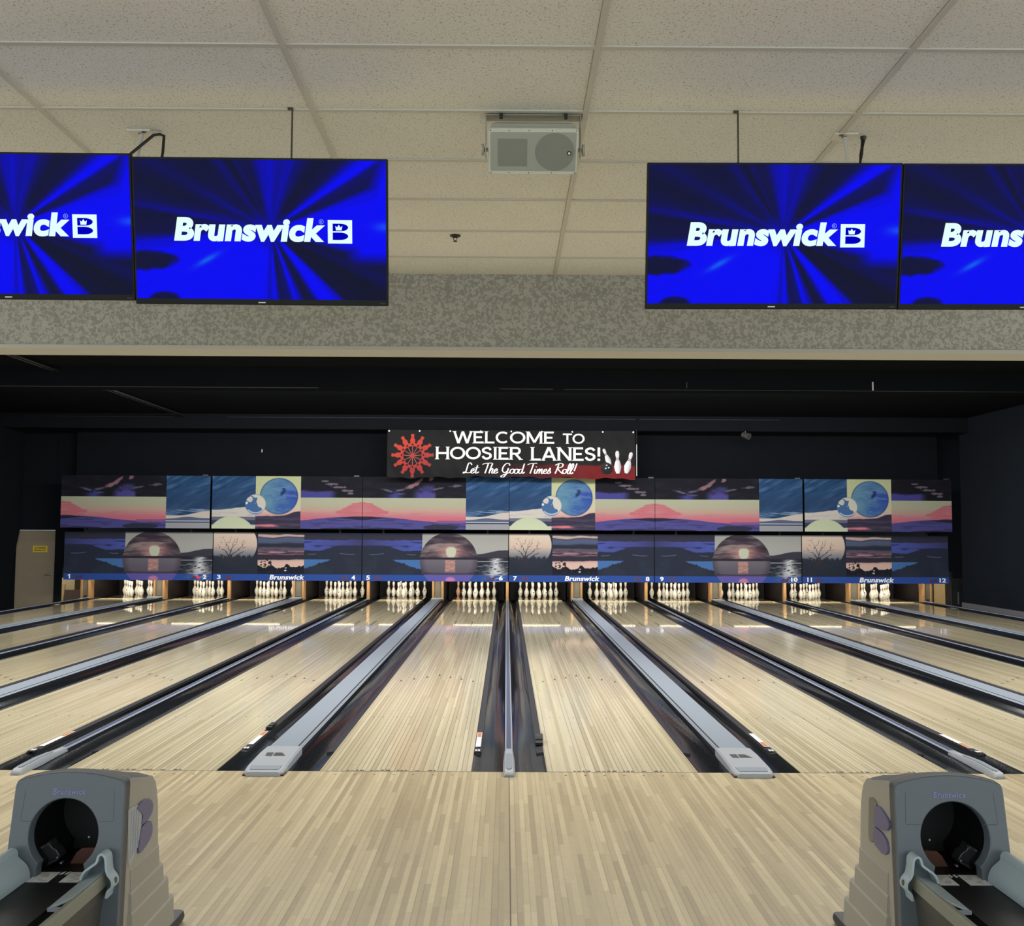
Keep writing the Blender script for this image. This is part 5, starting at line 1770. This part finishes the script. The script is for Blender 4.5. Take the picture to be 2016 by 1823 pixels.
def star(poly, c, n=144):
    """sample a star-shaped outline by angle about c"""
    out = []
    m = len(poly)
    for k in range(n):
        a = 2 * PI * k / n + 0.0007
        dx, dz = math.cos(a), math.sin(a)
        best = None
        for i in range(m):
            x0, z0 = poly[i][0] - c[0], poly[i][1] - c[1]
            x1, z1 = poly[(i + 1) % m][0] - c[0], poly[(i + 1) % m][1] - c[1]
            ex, ez = x1 - x0, z1 - z0
            den = dx * ez - dz * ex
            if abs(den) < 1e-12:
                continue
            t = (x0 * ez - z0 * ex) / den
            s = (x0 * dz - z0 * dx) / den
            if t > 1e-6 and -1e-9 <= s <= 1 + 1e-9 and (best is None or t > best):
                best = t
        out.append((c[0] + dx * best, c[1] + dz * best))
    return out


def ball_return(cx, m, label):
    """m = +1: inner side faces +X (left unit); -1: mirrored"""
    R = thing('ball_return', label, 'ball return', (cx, -3.35, 0), 'ball returns at the front')
    HC = (-0.010, 0.543)
    prof = [(-0.226, 0.02), (-0.213, 0.46), (-0.206, 0.70)]
    for k in range(5):
        t = k / 4
        prof.append((-0.2055 + 0.016 * t * t + 0.004 * t, 0.715 + 0.025 * math.sin(t * PI / 2)))
    for k in range(1, 16):
        x = -0.185 + 0.37 * k / 16
        prof.append((x, 0.7405 + 0.027 * (1 - (x / 0.185) ** 2)))
    prof += [(-x, z) for x, z in prof[:8][::-1]]
    outer = star(prof, HC)
    hole = [(HC[0] + 0.129 * math.cos(a), HC[1] + 0.129 * math.sin(a)) for a in [math.radians(-50 + 280 * k / 60) for k in range(61)]]
    hole += [(HC[0] - 0.088, HC[1] - 0.112), (HC[0] - 0.088, 0.385), (HC[0] + 0.088, 0.385), (HC[0] + 0.088, HC[1] - 0.112)]
    hole = star(hole, HC)

    def P(x, z, y, lean=1.0):
        return (m * x, y - (0.74 - z) * LEAN * lean, z)

    def scaled(pts, s, cz=0.40):
        return [(x * s, cz + (z - cz) * (1 - (1 - s) * 0.55)) for x, z in pts]

    def grow(pts, r):
        return [(HC[0] + (x - HC[0]) * r, HC[1] + (z - HC[1]) * r) for x, z in pts]
    fp = [
        [P(x, z, 0.040) for x, z in grow(hole, 0.965)],
        [P(x, z, 0.008) for x, z in grow(hole, 0.99)],
        [P(x, z, 0.002) for x, z in grow(hole, 1.005)],
        [P(x, z, 0.0) for x, z in grow(hole, 1.03)],
        [P(x, z, 0.0) for x, z in scaled(outer, 0.978)],
        [P(x, z, 0.003) for x, z in scaled(outer, 0.993)],
        [P(x, z, 0.015) for x, z in outer],
    ]
    mb = MB().loft(fp)
    mb.cur = 1
    fas = [(-0.165, 0.705), (-0.172, 0.60), (-0.168, 0.592), (-0.118, 0.592)]
    for q in (-1, 1):
        mb.tube([P(q * x, z, 0.0) for x, z in fas], 0.0009, 5)
    mb.build('front_panel', [M['hood_front'], M['hood_groove']], R, smooth=28)
    MB().loft([[P(x, z, 0.015) for x, z in outer], [P(x, z, 0.050) for x, z in scaled(outer, 1.004)], [P(x, z, 0.054) for x, z in scaled(outer, 0.975)]]).build('front_rim', M['hood_rim'], R, smooth=40)
    # body shell behind the front
    rings = []
    for y, s, cap, dr in ((0.050, 0.97, 9, 0.0), (0.056, 0.992, 9, 0.002), (0.10, 1.0, 9, 0.010), (0.15, 1.0, 9, 0.022), (0.20, 1.0, 9, 0.034), (0.25, 1.0, 0.722, 0.046), (0.285, 1.0, 0.702, 0.05), (0.31, 0.998, 0.683, 0.05), (0.335, 0.994, 0.655, 0.05), (0.355, 0.988, 0.618, 0.05), (0.368, 0.98, 0.575, 0.05), (0.374, 0.97, 0.54, 0.05), (0.376, 0.95, 0.50, 0.05)):
        fade = 1 - min(1, max(0, (y - 0.05) / 0.32))
        rings.append([P(x, min(z - dr * max(0.0, z - 0.5) / 0.25, cap), y, fade) for x, z in scaled(outer, s)])
    sh_ = MB().loft(rings, True, False, True).build('body_shell', [M['hood_body'], M['hood_top']], R, smooth=35)
    for p in sh_.data.polygons:
        if p.normal.z > 0.78:
            p.material_index = 1
    # lapped skirt plates
    for k, (z0, z1, yb) in enumerate(((0.31, 0.402, 0.405), (0.24, 0.318, 0.437), (0.15, 0.248, 0.482), (0.02, 0.158, 0.530))):
        g = 0.0045 * (k + 1)
        w0, w1 = 0.2165 + g + 0.004 * k, 0.2135 + g + 0.004 * k
        yf = 0.045 - 0.012 * k
        mb = MB()

        def rr2(w, y0, y1, rad, z):
            def path(w_, y1_, r_):
                p_ = [(-w_, y0)]
                for a in range(7):
                    t = PI / 2 * a / 6
                    p_.append((-w_ + r_ - r_ * math.cos(t), y1_ - r_ + r_ * math.sin(t)))
                for a in range(7):
                    t = PI / 2 * a / 6
                    p_.append((w_ - r_ + r_ * math.sin(t), y1_ - r_ + r_ * math.cos(t)))
                p_.append((w_, y0))
                return p_
            pts = path(w, y1, rad) + path(w - 0.035, y1 - 0.035, max(0.012, rad - 0.03))[::-1]
            return [(m * x, y, z) for x, y in pts]
        mb.loft([rr2(w0, yf, yb, 0.05, z0), rr2(w1, yf, yb - 0.006, 0.05, z1 - 0.012), rr2(w1 - 0.010, yf + 0.01, yb - 0.02, 0.045, z1)], True, True, True)
        mb.build('skirt_plate', M['hood_skirt'], R, smooth=35)
    # foot
    MB().box(-0.255, 0.255, 0.40, 0.62, 0.0, 0.05).build('foot', M['foot'], R, bevel=0.02)
    MB().box(-0.20, 0.20, 0.0, 0.5, 0.0, 0.03).build('base', M['foot'], R)
    # lettering on the front
    mb = MB()
    zl = 0.697
    text_add(mb, 'Brunswick', P(0, zl, -0.0015), 0.122, 0.0215, ux=(1, 0, 0), uz=Vector((0, LEAN, 1)).normalized(), bold=0.012, shear=0.1, spacing=1.12)
    mb.build('lettering', M['lavender'], R, recalc=False)
    # winged badge on the inner flank: grey ribs and two purple lobes

    def B(y, z, d=0.0):
        """point on the flank, y behind the front, z up, d proud of the shell"""
        xs = np.interp(z, [0.02, 0.46, 0.70], [0.226, 0.213, 0.206])
        return (m * (xs + 0.001 + d), y, z)

    def lobe(pts, name, mm, d0, d1, par):
        mb = MB()
        mb.loft([[B(u, v, d0) for u, v in pts], [B(u, v, d1) for u, v in pts]], True, True, True)
        return mb.build(name, mm, par, bevel=0.002)

    def ringed(pts):
        return catmull(list(pts) + [pts[0]], 4)[:-1]
    if m > 0:
        grey = [(0.024, 0.622), (0.063, 0.624), (0.150, 0.60), (0.150, 0.52), (0.11, 0.462), (0.055, 0.425), (0.020, 0.430)]
        up = [(0.098, 0.607), (0.157, 0.620), (0.232, 0.610), (0.272, 0.582), (0.262, 0.548), (0.213, 0.533), (0.150, 0.534), (0.160, 0.565)]
        dn = [(0.146, 0.522), (0.201, 0.527), (0.258, 0.514), (0.264, 0.468), (0.22, 0.444), (0.136, 0.430), (0.118, 0.451)]
    else:
        grey = [(0.25, 0.62), (0.218, 0.63), (0.167, 0.62), (0.180, 0.585), (0.180, 0.505), (0.206, 0.46), (0.250, 0.47)]
        up = [(0.178, 0.606), (0.127, 0.616), (0.068, 0.603), (0.030, 0.584), (0.032, 0.562), (0.062, 0.545), (0.180, 0.534)]
        dn = [(0.180, 0.526), (0.111, 0.526), (0.054, 0.512), (0.036, 0.478), (0.060, 0.457), (0.105, 0.450), (0.185, 0.469)]
    badge = lobe(ringed(grey), 'badge', M['badge_grey'] if m > 0 else M['badge_shade'], -0.004, 0.004, R)
    lobe(ringed(up), 'badge_lobe', M['purple'], -0.003, 0.008, badge)
    lobe(ringed(dn), 'badge_lobe', M['purple'], -0.003, 0.008, badge)
    if m > 0:
        mb = MB()
        for k in range(4):
            mb.tube([B(0.034 + 0.024 * k, 0.440 + 0.006 * k, 0.005), B(0.050 + 0.026 * k, 0.612 - 0.004 * k, 0.005)], 0.0024, 6)
        mb.build('badge_ribs', M['cap_edge'], badge)
    # inside of the hood
    mb = MB()
    c2 = grow(hole, 0.965)
    mb.loft([[P(x, z, 0.040) for x, z in c2], [P(x, z, 0.05) for x, z in grow(hole, 1.2)], [P(x, z, 0.335, 0.4) for x, z in grow(hole, 1.15)]], True, False, True)
    mb.build('hood_interior', M['hood_dark'], R, smooth=60)
    mb = MB()
    mb.prism([(-0.045, 0.392), (0.095, 0.392), (0.095, 0.458), (0.0, 0.452), (-0.02, 0.436)], 0.115, 0.135, 'Y')
    mb.v = [(m * x, y, z) for x, y, z in mb.v]
    mb.build('lift_belt', M['belt'], R, bevel=0.005)
    mb = MB()
    mb.prism([(-0.112, 0.425), (-0.055, 0.415), (-0.010, 0.445), (-0.03, 0.475), (-0.052, 0.488), (-0.066, 0.512), (-0.098, 0.492)], 0.13, 0.19, 'Y')
    mb.prism([(-0.060, 0.415), (-0.01, 0.440), (-0.004, 0.450), (-0.05, 0.437)], 0.10, 0.18, 'Y')
    mb.v = [(m * (-0.15 + (x + 0.112) * 0.84), y - 0.045, 0.402 + (z - 0.415) * 0.88) for x, y, z in mb.v]
    mech = mb.build('lift_mechanism', M['mech'], R, bevel=0.004)
    mb = MB()
    for x, y, z in ((-0.108, 0.083, 0.480), (-0.132, 0.083, 0.468), (-0.062, 0.06, 0.438), (-0.045, 0.055, 0.420), (0.035, 0.11, 0.50)):
        mb.tube([(m * x, y - 0.012, z), (m * x, y + 0.004, z)], 0.004, 8)
    mb.build('bolts', M['steel'], mech)
    # rack: black tray, pale rails, beam
    mb = MB()
    mb.loft([[(m * -0.16, 0.33, 0.394), (m * 0.14, 0.33, 0.394), (m * 0.14, 0.33, 0.360), (m * -0.16, 0.33, 0.360)],
             [(m * -0.16, 0.07, 0.394), (m * 0.14, 0.07, 0.394), (m * 0.14, 0.07, 0.386), (m * -0.16, 0.07, 0.386)],
             [(m * -0.112, 0.02, 0.399), (m * 0.086, 0.02, 0.399), (m * 0.086, 0.02, 0.386), (m * -0.112, 0.02, 0.386)],
             [(m * -0.112, -0.05, 0.398), (m * 0.086, -0.05, 0.398), (m * 0.086, -0.05, 0.386), (m * -0.112, -0.05, 0.386)],
             [(m * -0.115, -1.45, 0.398), (m * 0.086, -1.45, 0.398), (m * 0.086, -1.45, 0.386), (m * -0.115, -1.45, 0.386)]], True, True, True)
    tray = mb.build('tray', M['black'], R)
    for x0, x1, seed in ((-0.108, -0.028, 1), (0.012, 0.082, 2)):
        mb = MB().box(min(m * x0, m * x1), max(m * x0, m * x1), -0.105, 0.005, 0.3985, 0.3995)
        lb = mb.build('instruction_label', M['offwhite'], tray)
        rr3 = random.Random(seed * 5 + int(m))
        mb = MB()
        for k in range(6):
            xx = x0 + 0.012 + rr3.random() * (x1 - x0 - 0.04)
            yy = -0.095 + k * 0.015
            a, b = m * xx, m * (xx + rr3.uniform(0.015, 0.03))
            mb.box(min(a, b), max(a, b), yy, yy + 0.004, 0.3995, 0.3999)
        mb.build('fine_print', M['beam'], lb)
    mb = MB()
    for x0 in (-0.022, -0.003):
        a, b = m * x0, m * (x0 + 0.009)
        mb.prism([(min(a, b), -0.022), (max(a, b), -0.016), (max(a, b) + m * 0.003, 0.010), (min(a, b) + m * 0.003, 0.004)], 0.3985, 0.3997, 'Z')
    mb.build('white_mark', M['white'], tray)
    # inner side: pale deck plate and beam
    mb = MB()
    mb.loft([[(m * 0.088, 0.0, 0.402), (m * 0.165, 0.0, 0.425), (m * 0.165, 0.0, 0.417), (m * 0.088, 0.0, 0.394)],
             [(m * 0.088, -0.372, 0.402), (m * 0.155, -0.33, 0.423), (m * 0.155, -0.33, 0.415), (m * 0.088, -0.372, 0.394)]], True, True, True)
    mb.build('deck_plate', M['wing'], R, bevel=0.002)
    MB().box(min(m * 0.09, m * 0.16), max(m * 0.09, m * 0.16), -0.374, -0.366, 0.392, 0.405).build('plate_edge', M['cap_edge'], R)
    mb = MB()
    mb.prism([(m * 0.150, 0.420), (m * 0.168, 0.424), (m * 0.172, 0.416), (m * 0.172, 0.375), (m * 0.150, 0.372)], -1.45, -0.02, 'Y')
    mb.build('rack_beam', M['beam'], R)
    mb = MB()
    mb.prism([(m * 0.10, 0.38), (m * 0.168, 0.374), (m * 0.164, 0.335), (m * 0.10, 0.33)], -1.45, -0.03, 'Y')
    mb.prism([(m * -0.17, 0.33), (m * 0.158, 0.333), (m * 0.150, 0.20), (m * -0.16, 0.20)], -1.45, -0.06, 'Y')
    mb.build('rack_frame', M['beam_dark'], R)
    # flared wings
    def wing(profile, y0, y1, name, th=0.008):
        pts = catmull(profile, 4)
        mb = MB()
        left, right = [], []
        for q, (x, z) in enumerate(pts):
            a, b = pts[max(q - 1, 0)], pts[min(q + 1, len(pts) - 1)]
            tx, tz = b[0] - a[0], b[1] - a[1]
            ln = math.hypot(tx, tz) or 1
            left.append((x - tz / ln * th / 2, z + tx / ln * th / 2))
            right.append((x + tz / ln * th / 2, z - tx / ln * th / 2))
        loop = left + right[::-1]
        mb.loft([[(m * x, y0, z) for x, z in loop], [(m * x, y1, z) for x, z in loop]], True, True, True)
        return mb.build(name, M['wing'], R, smooth=40)
    w1 = wing([(0.092, 0.408), (0.104, 0.436), (0.130, 0.456), (0.148, 0.470), (0.155, 0.492), (0.166, 0.500), (0.180, 0.488), (0.184, 0.455), (0.190, 0.430), (0.206, 0.408), (0.207, 0.385), (0.192, 0.368), (0.187, 0.345)], -0.115, -0.058, 'inner_wing')
    mb = MB().tube([(m * 0.2105, -0.088, 0.402), (m * 0.213, -0.088, 0.402)], 0.011, 12)
    mb.build('bolt_hole', M['beam_dark'], w1)
    wing([(-0.112, 0.400), (-0.114, 0.424), (-0.126, 0.448), (-0.146, 0.466), (-0.158, 0.478), (-0.160, 0.496), (-0.172, 0.506), (-0.190, 0.498), (-0.196, 0.470), (-0.194, 0.40)], -1.45, -0.07, 'outer_wing')
    MB().box(min(m * -0.20, m * -0.13), max(m * -0.20, m * -0.13), -1.40, -1.34, 0.0, 0.39).box(min(m * 0.10, m * 0.17), max(m * 0.10, m * 0.17), -1.40, -1.34, 0.0, 0.34).build('rack_legs', M['beam_dark'], R)
    return R


ball_return(-1.653, 1, 'grey ball return hood at the left with rack running towards the viewer')
ball_return(1.640, -1, 'grey ball return hood at the right with rack running towards the viewer')
